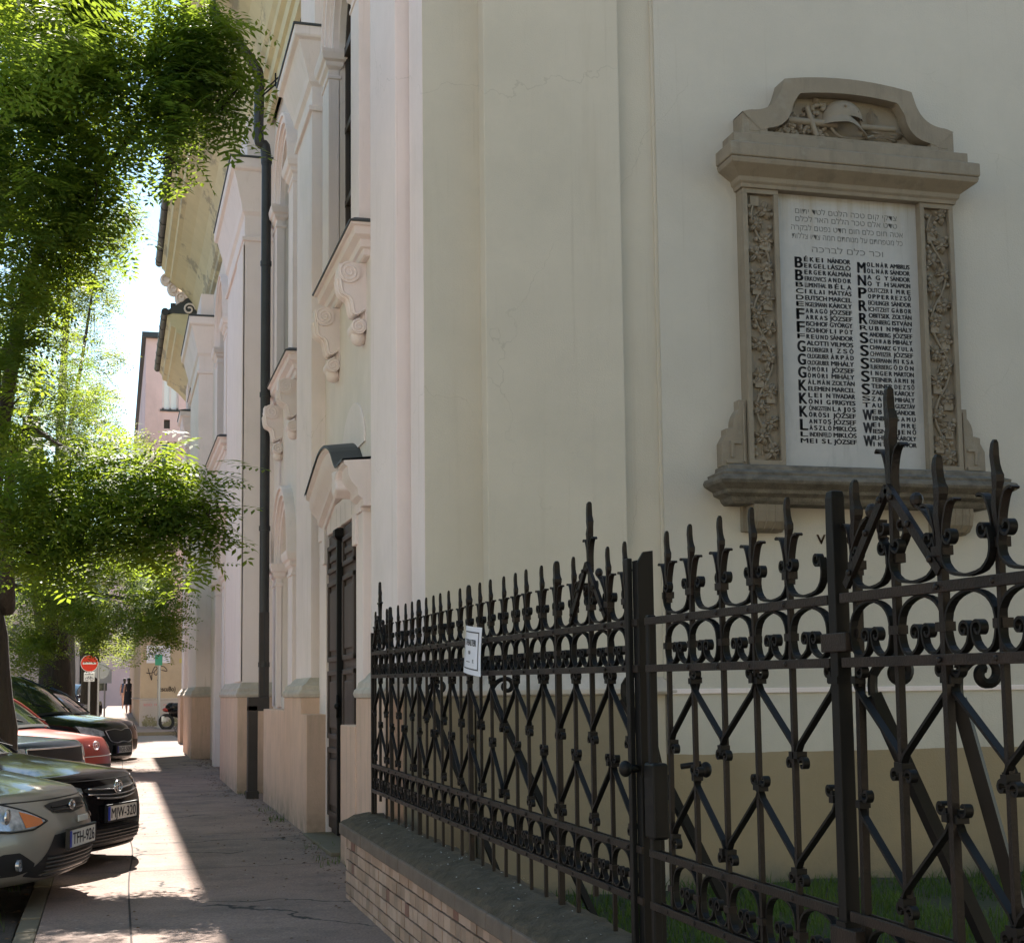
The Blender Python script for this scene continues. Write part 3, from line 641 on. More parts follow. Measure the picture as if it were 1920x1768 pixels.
# --- garden front (faces the camera)
mb = MB()
mb.box(3.28, 3.58, 9.285, 9.9, -.2, TOP+1.8); mb.box(3.565, 3.60, 9.268, 9.9, 1.4, TOP+1.8)
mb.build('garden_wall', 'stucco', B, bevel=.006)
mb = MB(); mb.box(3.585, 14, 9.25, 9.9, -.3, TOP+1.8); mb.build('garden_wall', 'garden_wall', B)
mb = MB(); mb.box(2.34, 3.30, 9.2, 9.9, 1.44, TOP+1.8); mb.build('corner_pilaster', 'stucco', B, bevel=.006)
mb = MB(); mb.stack(2.34, 3.30, 9.2, 9.9, [(.07, 1.30), (.085, 1.31), (.085, 1.34), (.06, 1.37), (.02, 1.42), (.003, 1.45)]); mb.stack(3.31, 3.585, 9.29, 9.9, [(.05, 1.30), (.06, 1.32), (.04, 1.36), (.003, 1.42)])
mb.stack(1.95, 2.33, 9.35, 9.8, [(.07, 1.30), (.085, 1.31), (.085, 1.34), (.06, 1.37), (.02, 1.42), (.003, 1.45)])
mb.build('plinth_cap', 'weathered_cap', B, bevel=.004)
mb = MB(); mb.box(2.27, 3.37, 9.13, 9.9, -.3, 1.30); mb.box(1.88, 2.26, 9.28, 9.85, -.3, 1.298); mb.box(3.37, 3.60, 9.31, 9.9, -.3, 1.30); mb.build('plinth', 'garden_plinth', B, bevel=.008)
mb = MB(); mb.box(3.59, 14, 9.235, 9.26, 1.30, 1.335); mb.build('string_course', 'trim_stucco', B, bevel=.004)
mb = MB(); mb.box(12.8, 13, 9.3, 37.2, -.2, 11); mb.build('back_wall', 'stucco', B)
# ------------------------------------------------------------------ the memorial tablet on the garden wall
YW = 9.25
ME = thing('memorial_tablet', 'carved brown stone memorial with a pale tablet of names and a helmet relief', 'memorial', (5.0, 9.25, 2.6), world=True)
# gable with concave shoulders
def arc(p, q, bulge, n=10):
    (x0, z0), (x1, z1) = p, q; mx, mz = (x0+x1)/2, (z0+z1)/2; dx, dz = x1-x0, z1-z0; L = math.hypot(dx, dz); nx, nz = -dz/L, dx/L
    return [((1-t)**2*x0+2*t*(1-t)*(mx+nx*bulge*2)+t*t*x1, (1-t)**2*z0+2*t*(1-t)*(mz+nz*bulge*2)+t*t*z1) for t in [i/n for i in range(n+1)]]
def shape(c, w0, z0, z1, w2, z2, w3, z3, top, bs):
    """left half mirrored: base (w0,z0)-(w0,z1) shoulder curve to (w2,z2), up to (w3,z3), crown arc"""
    L = [(c-w0, z0), (c-w0, z1)]+arc((c-w0+.06, z1+.02), (c-w2, z2), -bs)+[(c-w3, z3)]
    cr = arc((c-w3, z3), (c+w3, z3), top, 16)
    R = [(2*c-a, b) for a, b in L[::-1]]
    return L+cr[1:-1]+R
OUT = shape(5.0, .83, 5.17, 5.33, .52, 5.54, .50, 5.60, .045, .06)
INN = shape(5.0, .69, 5.20, 5.21, .44, 5.42, .385, 5.505, .03, .05)
mb = MB()
# frame: outer minus inner, as a strip between equally parametrised loops
def resample(P, n):
    P = [Vector((a, b)) for a, b in P]; d = [0]
    for a, b in zip(P[:-1], P[1:]): d.append(d[-1]+(b-a).length)
    out = []; j = 0
    for i in range(n):
        t = d[-1]*i/(n-1)
        while j < len(d)-2 and d[j+1] < t: j += 1
        k = (t-d[j])/max(1e-9, d[j+1]-d[j]); p = P[j].lerp(P[j+1], k); out.append((p.x, p.y))
    return out
yo, yi = YW-.16, YW-.055
O2 = OUT[1:-1]; I2 = INN[1:-1]
n = 80; A = resample(O2, n); Bq = resample(I2, n)
for i in range(n-1):
    mb.quad((A[i][0], yo, A[i][1]), (Bq[i][0], yo, Bq[i][1]), (Bq[i+1][0], yo, Bq[i+1][1]), (A[i+1][0], yo, A[i+1][1]))
    mb.quad((A[i][0], yo, A[i][1]), (A[i+1][0], yo, A[i+1][1]), (A[i+1][0], YW+.02, A[i+1][1]), (A[i][0], YW+.02, A[i][1]))
    mb.quad((Bq[i][0], yo, Bq[i][1]), (Bq[i][0], yi, Bq[i][1]), (Bq[i+1][0], yi, Bq[i+1][1]), (Bq[i+1][0], yo, Bq[i+1][1]))
mb.box(4.17, 4.33, yo+.006, YW+.02, 5.17, 5.325); mb.box(5.67, 5.83, yo+.006, YW+.02, 5.17, 5.325)
mb.extr([(a, b) for a, b in INN], 'y', yi, YW+.02); mb.box(4.3, 5.7, yo+.002, YW, 5.15, 5.205)
mb.extr([(4.22, 5.2), (4.36, 5.2), (4.36, 5.262), (4.28, 5.30), (4.23, 5.335)], 'y', yo+.003, YW); mb.extr([(5.78, 5.2), (5.64, 5.2), (5.64, 5.262), (5.72, 5.30), (5.77, 5.335)], 'y', yo+.003, YW)
g_ = mb.build('gable', 'cast_stone', ME, bevel=.004)
# relief: helmet, sword, laurel and oak leaves
mb = MB(); yr = yi-.005
rows = []
for i in range(9):
    a = math.pi/2*i/8; r = math.cos(a); rows.append([(4.99+.155*r*math.cos(b)+.0, yr-.105*r*max(0, math.sin(b)), 5.375+.15*math.sin(a)) for b in np.linspace(-.05, math.pi+.05, 18)])
mb.grid(rows)
brim = [[(4.99+(.155+e)*math.cos(b), yr-(.105+e)*max(0, math.sin(b))-.0, 5.378-f-.09*max(0, math.cos(b)-.0)) for b in np.linspace(0, math.pi, 18)] for e, f in ((0, 0), (.008, .02), (.03, .05), (.034, .062), (.02, .06))]
mb.grid(brim); mb.ell((4.97, yr-.10, 5.45), (.012, .012, .012)); mb.ell((5.08, yr-.075, 5.42), (.009, .009, .009))
mb.build('helmet_relief', 'cast_stone', g_, smooth=True, angle=50)
mb = MB()
def leaf(mb, c, L, W, ang, y, tilt=.02):
    d = Vector((math.cos(ang), 0, math.sin(ang))); s = Vector((-math.sin(ang), 0, math.cos(ang))); rows = []
    for i in range(7):
        t = i/6; w = W*math.sin(math.pi*min(1, t*1.02+.02))**.8
        p = Vector(c)+d*L*t; yy = y-tilt*math.sin(math.pi*t)
        rows.append([(p.x+s.x*w, y+.004, p.z+s.z*w), (p.x+s.x*w*.45, yy-.006, p.z+s.z*w*.45), (p.x, yy+.004, p.z), (p.x-s.x*w*.45, yy-.006, p.z-s.z*w*.45), (p.x-s.x*w, y+.004, p.z-s.z*w)])
    mb.grid(rows)
random.seed(3)
for i in range(75):       # oak leaves on the left
    x = random.uniform(4.42, 4.86); lim = 5.24+max(0, (x-4.38))*.62; z = random.uniform(5.23, max(5.27, min(5.49, lim)))
    if random.random() < .5: leaf(mb, (x, 0, z), random.uniform(.04, .08), .018, random.uniform(0, 6.28), yr, .03)
    else:
        for k in range(3): mb.ell((x+random.uniform(-.02, .02), yr-.012, z+random.uniform(-.02, .02)), (.016, .022, .016), 8, 6)
for i in range(26):       # laurel fan on the right
    a = random.uniform(-.45, .35); leaf(mb, (5.14+random.uniform(0, .18), 0, 5.26+random.uniform(-.02, .06)), random.uniform(.09, .2), .022, a, yr, .035)
for a, l in ((1.35, .13), (1.55, .16), (1.75, .13), (1.15, .12)): leaf(mb, (5.22, 0, 5.33), l, .02, a, yr, .025)
mb.tube([(4.55, yr-.02, 5.335), (4.93, yr-.035, 5.325)], .026, 10); mb.tube([(4.70, yr-.03, 5.44), (4.76, yr-.05, 5.22)], .018, 8)
mb.tube([(5.12, yr-.02, 5.335), (5.40, yr-.02, 5.34)], .022, 8)
mb.tube(smoothpath([(4.88, yr-.04, 5.30), (4.95, yr-.045, 5.235), (5.1, yr-.04, 5.235), (5.22, yr-.03, 5.27)], 5), .011, 6)
mb.build('leaf_relief', 'cast_stone', g_, smooth=True, angle=60)
# steps and cornice below the gable
mb = MB()
mb.stack(4.14, 5.86, YW-.14, YW+.05, [(.055, 5.075), (.055, 5.165), (.0, 5.175)]); mb.stack(4.09, 5.91, YW-.20, YW+.05, [(.055, 4.975), (.06, 4.985), (.06, 5.07), (.03, 5.085)])
mb.stack(4.17, 5.83, YW-.12, YW+.05, [(.0, 4.80), (.01, 4.80), (.015, 4.825), (.03, 4.84), (.035, 4.87), (.125, 4.935), (.135, 4.965), (.12, 4.98)])
mb.build('cornice', 'cast_stone', ME, bevel=.004)
# tablet
mb = MB(); mb.box(4.44, 5.59, YW-.055, YW+.02, 2.84, 4.81); tb = mb.build('tablet', 'plaque_stone', ME, bevel=.003)
# side pilasters with sunk vine panels
def vine(xc, seed):
    random.seed(seed); mb = MB(); x0, x1 = xc-.135, xc+.135; y = YW-.115
    # frame
    for a, b, c, d in ((x0, x1, 2.84, 2.885), (x0, x1, 4.765, 4.80), (x0, x0+.035, 2.885, 4.765), (x1-.035, x1, 2.885, 4.765)): mb.box(a, b, y, YW+.02, c, d)
    mb.box(x0+.03, x1-.03, y+.04, YW+.02, 2.88, 4.77)
    p = mb.build('side_panel', 'cast_stone', ME, bevel=.003)
    v = MB(); yb = y+.038
    S = [(xc+.065*math.sin(z*9.2), yb-.014, z) for z in np.arange(2.9, 4.75, .035)]
    v.tube(S, .009, 6)
    z = 2.95; sd = 1
    while z < 4.72:
        cx = xc+sd*.035
        # ivy leaf: five lobes
        base = random.uniform(0, 6.28)
        for k in range(5): leaf(v, (cx, 0, z), random.uniform(.055, .08), .021, base+k*1.256, yb-.004, .028)
        v.ell((cx, yb-.02, z), (.016, .016, .016), 8, 6)
        for k in range(3): v.tube([(cx+random.uniform(-.08, .08), yb-.012, z+random.uniform(-.06, .06)) for _ in range(2)]+[(cx, yb-.02, z)], .006, 5)
        if random.random() < .55: v.box(cx-sd*.075-.032, cx-sd*.075+.032, yb-.022, yb, z+.03, z+.10)
        for k in range(3): v.ell((xc+random.uniform(-.09, .09), yb-.01, z+random.uniform(-.05, .09)), (.017, .02, .017), 8, 6)
        z += random.uniform(.095, .12); sd = -sd
    v.build('vine_relief', 'cast_stone', p, smooth=True, angle=60)
vine(4.31, 11); vine(5.69, 23)
# stepped ears at the foot
for s in (-1, 1):
    c = 5.0; P = [(.83, 2.84), (1.02, 2.84), (1.02, 3.0), (.985, 3.06), (.985, 3.10), (.94, 3.11)]+arc((.93, 3.11), (.885, 3.24), -.015, 5)+[(.885, 3.305), (.83, 3.305)]
    mb = MB(); mb.extr([(c+s*a, b) for a, b in P], 'y', YW-.085, YW+.02)
    mb.box(*sorted((c+s*.845, c+s*.86)), YW-.095, YW, 2.87, 3.28); mb.box(*sorted((c+s*.87, c+s*.99)), YW-.098, YW, 2.86, 2.885); mb.box(*sorted((c+s*.93, c+s*.955)), YW-.098, YW, 2.9, 3.0); mb.box(*sorted((c+s*.875, c+s*.955)), YW-.098, YW, 2.995, 3.015)
    mb.build('foot_scroll', 'cast_stone', ME, bevel=.004)
# ledge and brackets
mb = MB(); mb.stack(4.02, 5.98, YW-.17, YW+.05, [(-.02, 2.575), (.0, 2.575), (.02, 2.595), (.03, 2.62), (.075, 2.64), (.08, 2.665), (.14, 2.70), (.15, 2.72), (.14, 2.745), (.11, 2.755), (.115, 2.775), (.06, 2.80), (.055, 2.83), (.0, 2.845)])
mb.build('ledge', 'ledge_stone', ME, bevel=.004)
for x0, x1 in ((4.17, 4.42), (5.62, 5.85)):
    mb = MB(); mb.box(x0-.03, x1+.02, YW-.04, YW+.02, 2.40, 2.576)
    P = [(YW+.01, 2.575), (YW-.17, 2.575), (YW-.175, 2.53), (YW-.16, 2.46), (YW-.12, 2.415), (YW-.06, 2.40), (YW+.01, 2.395)]
    mb.extr(P, 'x', x0, x1)
    for i in range(4): xx = x0+.03+i*(x1-x0-.06)/3; mb.tube([(xx, a-.002, b) for a, b in P[1:6]], .006, 5)
    mb.build('bracket', 'cast_stone', ME, bevel=.006)
# inscription
LFT = [('B', ['ÉKEI|NÁNDOR', 'ERGEL|LÁSZLÓ']), ('B', ['ERGER|KÁLMÁN', 'ERKOVICS|ANDOR']), ('B', ['LUMENTHAL|BÉLA']), ('C', ['IKLAI|MÁTYÁS']), ('D', ['EUTSCH|MARCEL']), ('E', ['NGELSMANN|KÁROLY']),
       ('F', ['ARAGÓ|JÓZSEF', 'ARKAS|JÓZSEF']), ('F', ['ISCHHOF|GYÖRGY', 'ISCHHOF|LIPÓT']), ('F', ['REUND|SÁNDOR']), ('G', ['ALOTTI|VILMOS', 'OLDBERGER|IZSÓ']), ('G', ['OLDGRUBER|ÁRPÁD', 'OLDGRUBER|MIHÁLY']),
       ('G', ['ÖMÖRI|JÓZSEF', 'ÖMÖRI|MIHÁLY']), ('K', ['ÁLMÁN|ZOLTÁN', 'ELEMEN|MARCEL']), ('K', ['LEIN|TIVADAR', 'ÖNIG|FRIGYES']), ('K', ['ÖNIGSTEIN|LAJOS', 'ÖRÖSI|JÓZSEF']), ('L', ['ANTOS|JÓZSEF', 'ÁSZLÓ|MIKLÓS']), ('L', ['INDENFELD|MIKLÓS']), ('M', ['EISL|JÓZSEF'])]
RGT = [('M', ['OLNÁR|AMBRUS', 'OLNÁR|SÁNDOR']), ('N', ['AGY|SÁNDOR', 'OTH|SALAMON']), ('P', ['OLITCZER|IMRE', 'OPPER|REZSŐ']), ('R', ['EICHLINGER|SÁNDOR', 'ICHTZEIT|GÁBOR']), ('R', ['OBITSEK|ZOLTÁN', 'OSENBERG|ISTVÁN']), ('R', ['UBIN|MIHÁLY']),
       ('S', ['ANDBERG|JÓZSEF', 'CHWAB|MIHÁLY']), ('S', ['CHWARZ|GYULA', 'CHWEIZER|JÓZSEF']), ('S', ['ICHERMANN|MIKSA', 'ILBERBERG|ÖDÖN']), ('S', ['INGER|MÁRTON', 'TEINER|ÁRMIN']), ('S', ['TEINER|DEZSŐ', 'ZABADI|KÁROLY']), ('S', ['ZABÓ|MIHÁLY']), ('T', ['AUSZ|GUSZTÁV']),
       ('W', ['EBER|SÁNDOR', 'EINBERG|SAMU']), ('W', ['EISZ|IMRE', 'IESNER|JENŐ']), ('W', ['ILHELM|KÁROLY', 'INTER|VIKTOR'])]
yt = YW-.0565
def column(mb, data, x, wI, w1, w2, z0, pitch, h):
    i = 0
    for ini, rows in data:
        zz = z0-pitch*(i+len(rows)-1)
        text(mb, ini, (x, yt, zz-(.002 if len(rows) > 1 else 0)), (1, 0, 0), (0, 0, 1), wI*(.95 if ini != 'W' else 1.15), pitch*(len(rows)-1)+h*(1.0 if len(rows) > 1 else 1.05), .03)
        for r in rows:
            a, b = r.split('|'); z = z0-pitch*i
            for s, xs, ww in ((a, x+wI+.012, w1), (b, x+wI+w1+.03, w2)):
                L = len(s); mx = L*h*1.02; acc = 1.0
                if L*.9*h < ww*.98:      # widely spaced letters fill the cell, as on the stone
                    cw = min(ww/L*.66, h*.95)
                    for k, ch in enumerate(s): text(mb, ch, (xs+(ww-cw)*k/max(1, L-1) if L > 1 else xs, yt, z), (1, 0, 0), (0, 0, 1), cw if ch != 'I' else cw*.25, h, .045)
                else: text(mb, s, (xs, yt, z), (1, 0, 0), (0, 0, 1), ww, h, .022 if L*.62*h > ww*.9 else .04)
            i += 1
mb = MB(); column(mb, LFT, 4.588, .058, .165, .175, 4.322, .0463, .032); column(mb, RGT, 5.075, .062, .165, .155, 4.315, .0463, .032)
mb.build('inscription', 'lettering_black', tb)
mb = MB()
for s, z, x0, wd, h in (('צדקי קום שכה הלשם לשד יתום', 4.672, 4.60, .80, .040), ('שדש אלם שכר הללם האר לכלם', 4.615, 4.60, .80, .040), ('אשה חום כלם חום חדש נפשם לבקרה', 4.552, 4.565, .88, .040), ('כל משפחתם על מנוחתם חמה צדיו צללות', 4.49, 4.57, .87, .040), ('וכר כלם לברכה', 4.398, 4.72, .56, .044)):
    text(mb, s[::-1].replace('ש', 'ט'), (x0, yt, z-.005), (1, 0, 0), (0, 0, 1), wd, h, .0)
mb.build('engraved_text', 'engraving', tb)
mb = MB(); u = (1, 0, 0); v = (0, 0, 1)
text(mb, 'VI', (4.712, YW-.003, 2.325), u, v, .085, .068, .02); text(mb, 'C', (4.94, YW-.003, 2.325), u, v, .05, .068, .02); text(mb, 'RIS', (5.215, YW-.003, 2.325), u, v, .17, .066, .02)
mb.build('wall_lettering', 'bronze_letter', B)
# ------------------------------------------------------------------ wrought iron fence on the brick wall
XF = 1.88; P_ = .235
def zs(y): return SL*(y-4.3)
Z1, Z2, Z3, Z4 = 1.572, 1.402, .745, .562
# prototypes, drawn about y = 0 on the plane x = 0
def pk(thick, zfoot, low=True):
    mb = MB(); t = thick/2
    mb.box(-t, t, -t, t, zfoot, 1.70)
    # wavy spear
    rows = []
    for z, k, dy in ((1.70, 1, 0), (1.72, 1.15, .001), (1.74, 1.2, .003), (1.76, 1.1, .002), (1.775, 1.05, -.001), (1.79, 1.25, -.005), (1.805, 1.3, -.005), (1.815, 1.1, -.002), (1.83, 1.0, .002), (1.85, 1.0, .005), (1.865, .95, .004), (1.878, .8, .002), (1.885, .45, .001)):
        rows.append([(a*t*k, b*t*k+dy, z) for a, b in ((-1, -1), (1, -1), (1, 1), (-1, 1))])
    mb.grid(rows, True)
    for s in (-1, 1):
        mb.strap([(s*a, b) for a, b in smoothpath([(t+.004, 1.63), (t+.006, 1.68), (t+.012, 1.72), (t+.03, 1.762), (t+.052, 1.772), (t+.062, 1.768)], 4)], -.0105, .0105, .006)
    mb.box(-.014, .014, -t-.016, t+.016, 1.645, 1.668)     # collar
    for z in (Z1, Z2, Z3, Z4): mb.ell((-.022, 0, z), (.006, .008, .008), 8, 5)
    if low: mb.box(-.014, .014, -t-.012, t+.012, 1.468, 1.49); mb.box(-.014, .014, -t-.012, t+.012, .632, .652)
    return mb
mb_p = pk(.0150, .40); mb_t = pk(.025, .40); mb_g = pk(.0155, .54); mb_s = pk(.020, .54)
def scrollU(p):
    """U above the top rail: curl - down - up - curl"""
    mb = MB(); h = p/2
    L = [(a, b) for a, b in curl((.043, 1.688), .008, .021, 560, 175, 16)]+[(.015, 1.665), (.013, 1.648), (.022, 1.622), (.05, 1.600), (h*.8, 1.5925), (h, 1.591)]
    for f in (lambda a: a, lambda a: p-a): mb.strap([(f(a), b) for a, b in smoothpath(L, 2)], -.0105, .0105, .007)
    return mb
def omega(p, zt, hgt):
    """arch under a rail whose ends curl inwards above the next rail"""
    mb = MB(); h = p/2; k = hgt/.145
    L = [(h, zt), (h*.72, zt-.004*k), (.045, zt-.018*k), (.020, zt-.045*k), (.014, zt-.078*k), (.016, zt-.10*k), (.026, zt-.125*k), (.048, zt-.139*k), (.076, zt-.137*k), (h-.014, zt-.118*k), (h-.006, zt-.092*k)]
    C = curl((h-.027, zt-.088*k), .021, .007, -5, 370, 16)
    for f in (lambda a: a, lambda a: p-a): mb.strap([(f(a), b) for a, b in smoothpath(L+C[1:], 2)], -.0105, .0105, .007)
    return mb
def brace(p, za, zb):
    """strap from a curl at the upper node (bar 0) to a curl at the lower node (bar p)"""
    mb = MB()
    C1 = curl((.036, za+.006), .006, .019, 520, 190, 14); C2 = curl((p-.036, zb-.006), .019, .006, 10, 350, 14)
    L = C1+[(.013, za-.02), (.018, za-.05)]+[(p-.018, zb+.05), (p-.013, zb+.02)]+C2
    mb.strap(smoothpath(L, 2), -.010, .010, .008)
    mb.box(-.016, .016, 0, .022, za-.028, za-.008); mb.box(-.016, .016, p-.022, p, zb+.008, zb+.028)
    return mb
def gable(hw, low=True):
    mb = MB(); a = 1.835
    for s in (-1, 1):
        mb.strap([(0, a), (s*hw, 1.605)], -.022, -.008, .025)
        for t in (.12, .45, .86): mb.ell((-.026, s*hw*t, a+(1.605-a)*t), (.006, .009, .009), 8, 5)
        mb.strap([(s*q, b) for q, b in smoothpath(curl((.045, 1.74), .006, .024, -300, 60, 14)+[(.06, 1.715), (.035, 1.685), (.013, 1.655)], 2)], -.012, .012, .006)
        mb.strap([(s*q, b) for q, b in smoothpath([(hw-.01, 1.62), (hw-.02, 1.69), (hw-.07, 1.75), (hw-.11, 1.775)], 4)], -.012, .012, .006)
        mb.ell((0, s*(hw-.12), 1.79), (.016, .02, .02), 10, 6)
        mb.strap([(s*q, b) for q, b in smoothpath([(.012, 1.82), (.014, 1.88), (.03, 1.925), (.055, 1.94), (.065, 1.932)], 4)], -.011, .011, .005)
    mb.box(-.009, .009, -.009, .009, .50, 1.80); mb.box(-.014, .014, -.026, .026, 1.645, 1.668); mb.box(-.014, .014, -.024, .024, 1.468, 1.49); mb.box(-.014, .014, -.024, .024, .632, .652)
    mb.box(-.012, .012, -.011, .011, 1.80, 1.93)
    rows = []
    for z, k, dy in ((1.93, 1, 0), (1.96, 1.15, .003), (1.985, 1.0, -.004), (2.01, 1.15, -.004), (2.035, .95, .003), (2.065, .9, .004), (2.085, .8, .002), (2.092, .4, .0)): rows.append([(x*.011*k, y*.011*k+dy, z) for x, y in ((-1, -1), (1, -1), (1, 1), (-1, 1))])
    mb.grid(rows, True); return mb
def curls_bottom(mb): return mb
def rail(parent, y0, y1, z, name='rail', h=.026):
    m = MB(); m.box(XF-.022, XF-.012, y0, y1, z-h/2, z+h/2, SL); 
    for v in range(len(m.v)): x, y, q = m.v[v]; m.v[v] = (x, y, q-SL*4.3)
    m.box(XF+.010, XF+.018, y0, y1, z-h/2+.002, z+h/2-.002, SL)
    for v in range(8, 16): x, y, q = m.v[v]; m.v[v] = (x, y, q-SL*4.3)
    return m.build(name, 'iron_rail', parent, bevel=.0015)
protos = {}
def inst(name, key, builder, m, parent, loc):
    """share one mesh between all parts of a kind"""
    if key not in protos:
        o = builder().build(name, m, None, bevel=0); protos[key] = o.data; o.name = name
    else: o = bpy.data.objects.new(name, protos[key]); COL.objects.link(o)
    o.parent = parent; o.location = loc
    if name in ('picket', 'scroll', 'brace'): o.rotation_euler = (random.gauss(0, .0035), random.gauss(0, .004), random.gauss(0, .02))      # hand-forged, never quite true
    return o
def fence_leaf(root, ys, thick, gab, zfoot='p', first_up=0, scroll_p=None, skip_spear=()):
    """root at (XF, ys[0], 0): pickets at ys, braces and scrolls between"""
    y00 = root.location.y
    for i, y in enumerate(ys):
        key = ('t' if zfoot == 'p' else 's') if i in thick else zfoot
        if i in skip_spear: continue
        inst('picket', 'pk'+key, {'p': lambda: mb_p, 't': lambda: mb_t, 'g': lambda: mb_g, 's': lambda: mb_s}[key], 'iron', root, (0, y-y00, zs(y)))
    for i, (a, b) in enumerate(zip(ys[:-1], ys[1:])):
        p = round(b-a, 3); m = (a+b)/2
        if not any(abs(m-g) < .24 and False for g in gab): inst('scroll', 'U%.3f' % p, lambda: scrollU(p), 'iron_smooth', root, (0, a-y00, zs(m)))
        inst('scroll', 'O%.3f' % p, lambda: omega(p, Z1-.014, .145), 'iron_smooth', root, (0, a-y00, zs(m)))
        inst('scroll', 'Q%.3f' % p, lambda: omega(p, Z3-.014, .155), 'iron_smooth', root, (0, a-y00, zs(m)))
        upn = (i+first_up) % 2 == 0       # bar i carries the upper node
        for za, zb, t in ((1.375, 1.125, 'a'), (1.055, .80, 'b')):
            o = inst('brace', 'B%s%.3f' % (t, p), lambda: brace(p, za, zb), 'iron_smooth', root, (0, (a if upn else b)-y00, zs(m)))
            if not upn: o.scale = (1, -1, 1)
    for g in gab: inst('gable', 'G%.2f' % .23, lambda: gable(.23), 'iron', root, (0, g-y00, zs(g)))
F1 = thing('iron_fence', 'long black spiked iron fence on the low brick wall left of the gate', 'fence', (XF, 5.26, 0))
ys = [5.23+P_*i for i in range(25)]
fence_leaf(F1, [y for y in ys], {4, 11, 17, 21}, [5.70, 10.635], first_up=1, skip_spear=(2, 23))
WORLD.add(F1.name)
for z in (Z1, Z2, Z3, Z4): rail(F1, 5.1, 10.92, z)
m = MB(); m.box(XF-.02, XF+.02, 10.9, 10.93, .4, 1.78); m.build('end_bar', 'iron', F1)
G = thing('iron_gate', 'black wrought iron gate leaf with its lock, between the two tall posts', 'gate', (XF, 3.62, 0))
ys = [3.62, 3.855, 4.105, 4.355, 4.605, 4.855, 5.06]
ys = [3.62+.246*i for i in range(6)]
fence_leaf(G, ys, set(), [], 'g', first_up=0, skip_spear=(0,))
WORLD.add(G.name)
for z in (Z1, Z2, Z3, Z4): rail(G, 3.60, 5.02, z)
m = MB()
m.box(XF-.02, XF+.012, 4.985, 5.02, .40, 1.60)
m.stack(XF-.02, XF+.03, 4.96, 5.05, [(0, .80), (.004, .81), (.004, 1.06), (0, 1.07)]); m.build('lock_case', 'iron_smooth', G, bevel=.006)
m = MB(); m.tube([(XF-.07, 5.12, 1.045), (XF-.02, 5.12, 1.045)], .014, 8); m.ell((XF-.07, 5.12, 1.045), (.024, .03, .03), 16, 10); m.build('knob', 'iron_smooth', G, smooth=True)
m = MB(); m.tube([(XF+.06, 4.90, 1.06), (XF+.12, 4.86, 1.07)], .01, 8); m.ell((XF+.13, 4.84, 1.05), (.02, .025, .028)); m.build('knob', 'iron_smooth', G, smooth=True)
for z in (1.425, .655): m = MB(); m.box(XF-.03, XF+.02, 3.49, 3.63, z, z+.05); m.build('hinge', 'iron_rail', G, bevel=.003)
P2 = thing('fence_post', 'flat twin-bladed iron post between the fence and the gate lock', 'post', (XF, 5.15, 0)); WORLD.add(P2.name)
m = MB(); m.box(XF-.035, XF-.015, 5.155, 5.19, .38, 1.82); m.build('front_flange', 'iron_smooth', P2, bevel=.003)
m = MB(); m.extr([(XF-.014, .38), (XF+.07, .38), (XF+.07, 1.05), (XF+.048, 1.15), (XF+.048, 1.845), (XF+.01, 1.84), (XF-.014, 1.80)], 'y', 5.10, 5.115); m.box(XF-.014, XF-.0, 5.115, 5.16, .38, 1.81); m.build('web_plate', 'iron_smooth', P2, bevel=.002)
P3 = thing('fence_post', 'plain square iron post with a rounded top, right of the gate leaf', 'post', (XF, 3.55, 0)); WORLD.add(P3.name)
m = MB(); rows = []
for z, k in ((.2, 1), (.9, 1), (1.4, .98), (1.7, 1.02), (1.78, .94), (1.84, .92), (1.858, .8), (1.862, .4)): rows.append([(XF+a*.021*k, 3.575+b*.021*k+(.004 if z > 1.7 else 0), z) for a, b in ((-1, -1), (1, -1), (1, 1), (-1, 1))])
m.grid(rows, True); m.build('post_shaft', 'iron_smooth', P3, bevel=.002)
m = MB()
for z in (.70, 1.34): m = MB(); m.box(XF-.026, XF+.026, 3.55, 3.602, z, z+.02); m.build('band', 'iron_smooth', P3)
F2 = thing('iron_fence', 'short black iron fence section right of the gate, with the tallest spike', 'fence', (XF, 2.3, 0))
ys = [2.30, 2.565, 2.825, 3.085, 3.31, 3.50]
ys = [3.495-.225*i for i in range(6)][::-1]
fence_leaf(F2, ys, {3, 5}, [3.27], 'g', first_up=1, skip_spear=(4,))
WORLD.add(F2.name)
for z in (Z1, Z2, Z3, Z4): rail(F2, 2.2, 3.53, z)
# raking stays with scrolled heads behind the fence
def stay(par, y0, z0, y1, z1, x1=.55, w=.03):
    m = MB(); A = Vector((XF+.03, y0, z0)); Bv = Vector((XF+x1, y1, z1))
    pts = [A+(Bv-A)*t for t in (0, .5, 1)]
    m.tube([tuple(p) for p in pts], w*.75, 4)
    m.tube([(XF+.03+q[0], y0+.0, z0+q[1]) for q in smoothpath([(0, 0), (.0, .05), (.03, .085)]+curl((.075, .06), .04, .012, 120, -260, 12), 2)], .013, 6)
    return m.build('stay', 'iron_smooth', par)
stay(F2, 3.46, 1.31, 3.1, .05, .42); stay(F2, 3.06, 1.30, 2.95, .05, .30); stay(F1, 5.40, 1.30, 4.95, .05, .5); stay(F1, 7.45, 1.30, 7.0, .05, .5); stay(F1, 9.1, 1.3, 8.7, .05, .45)
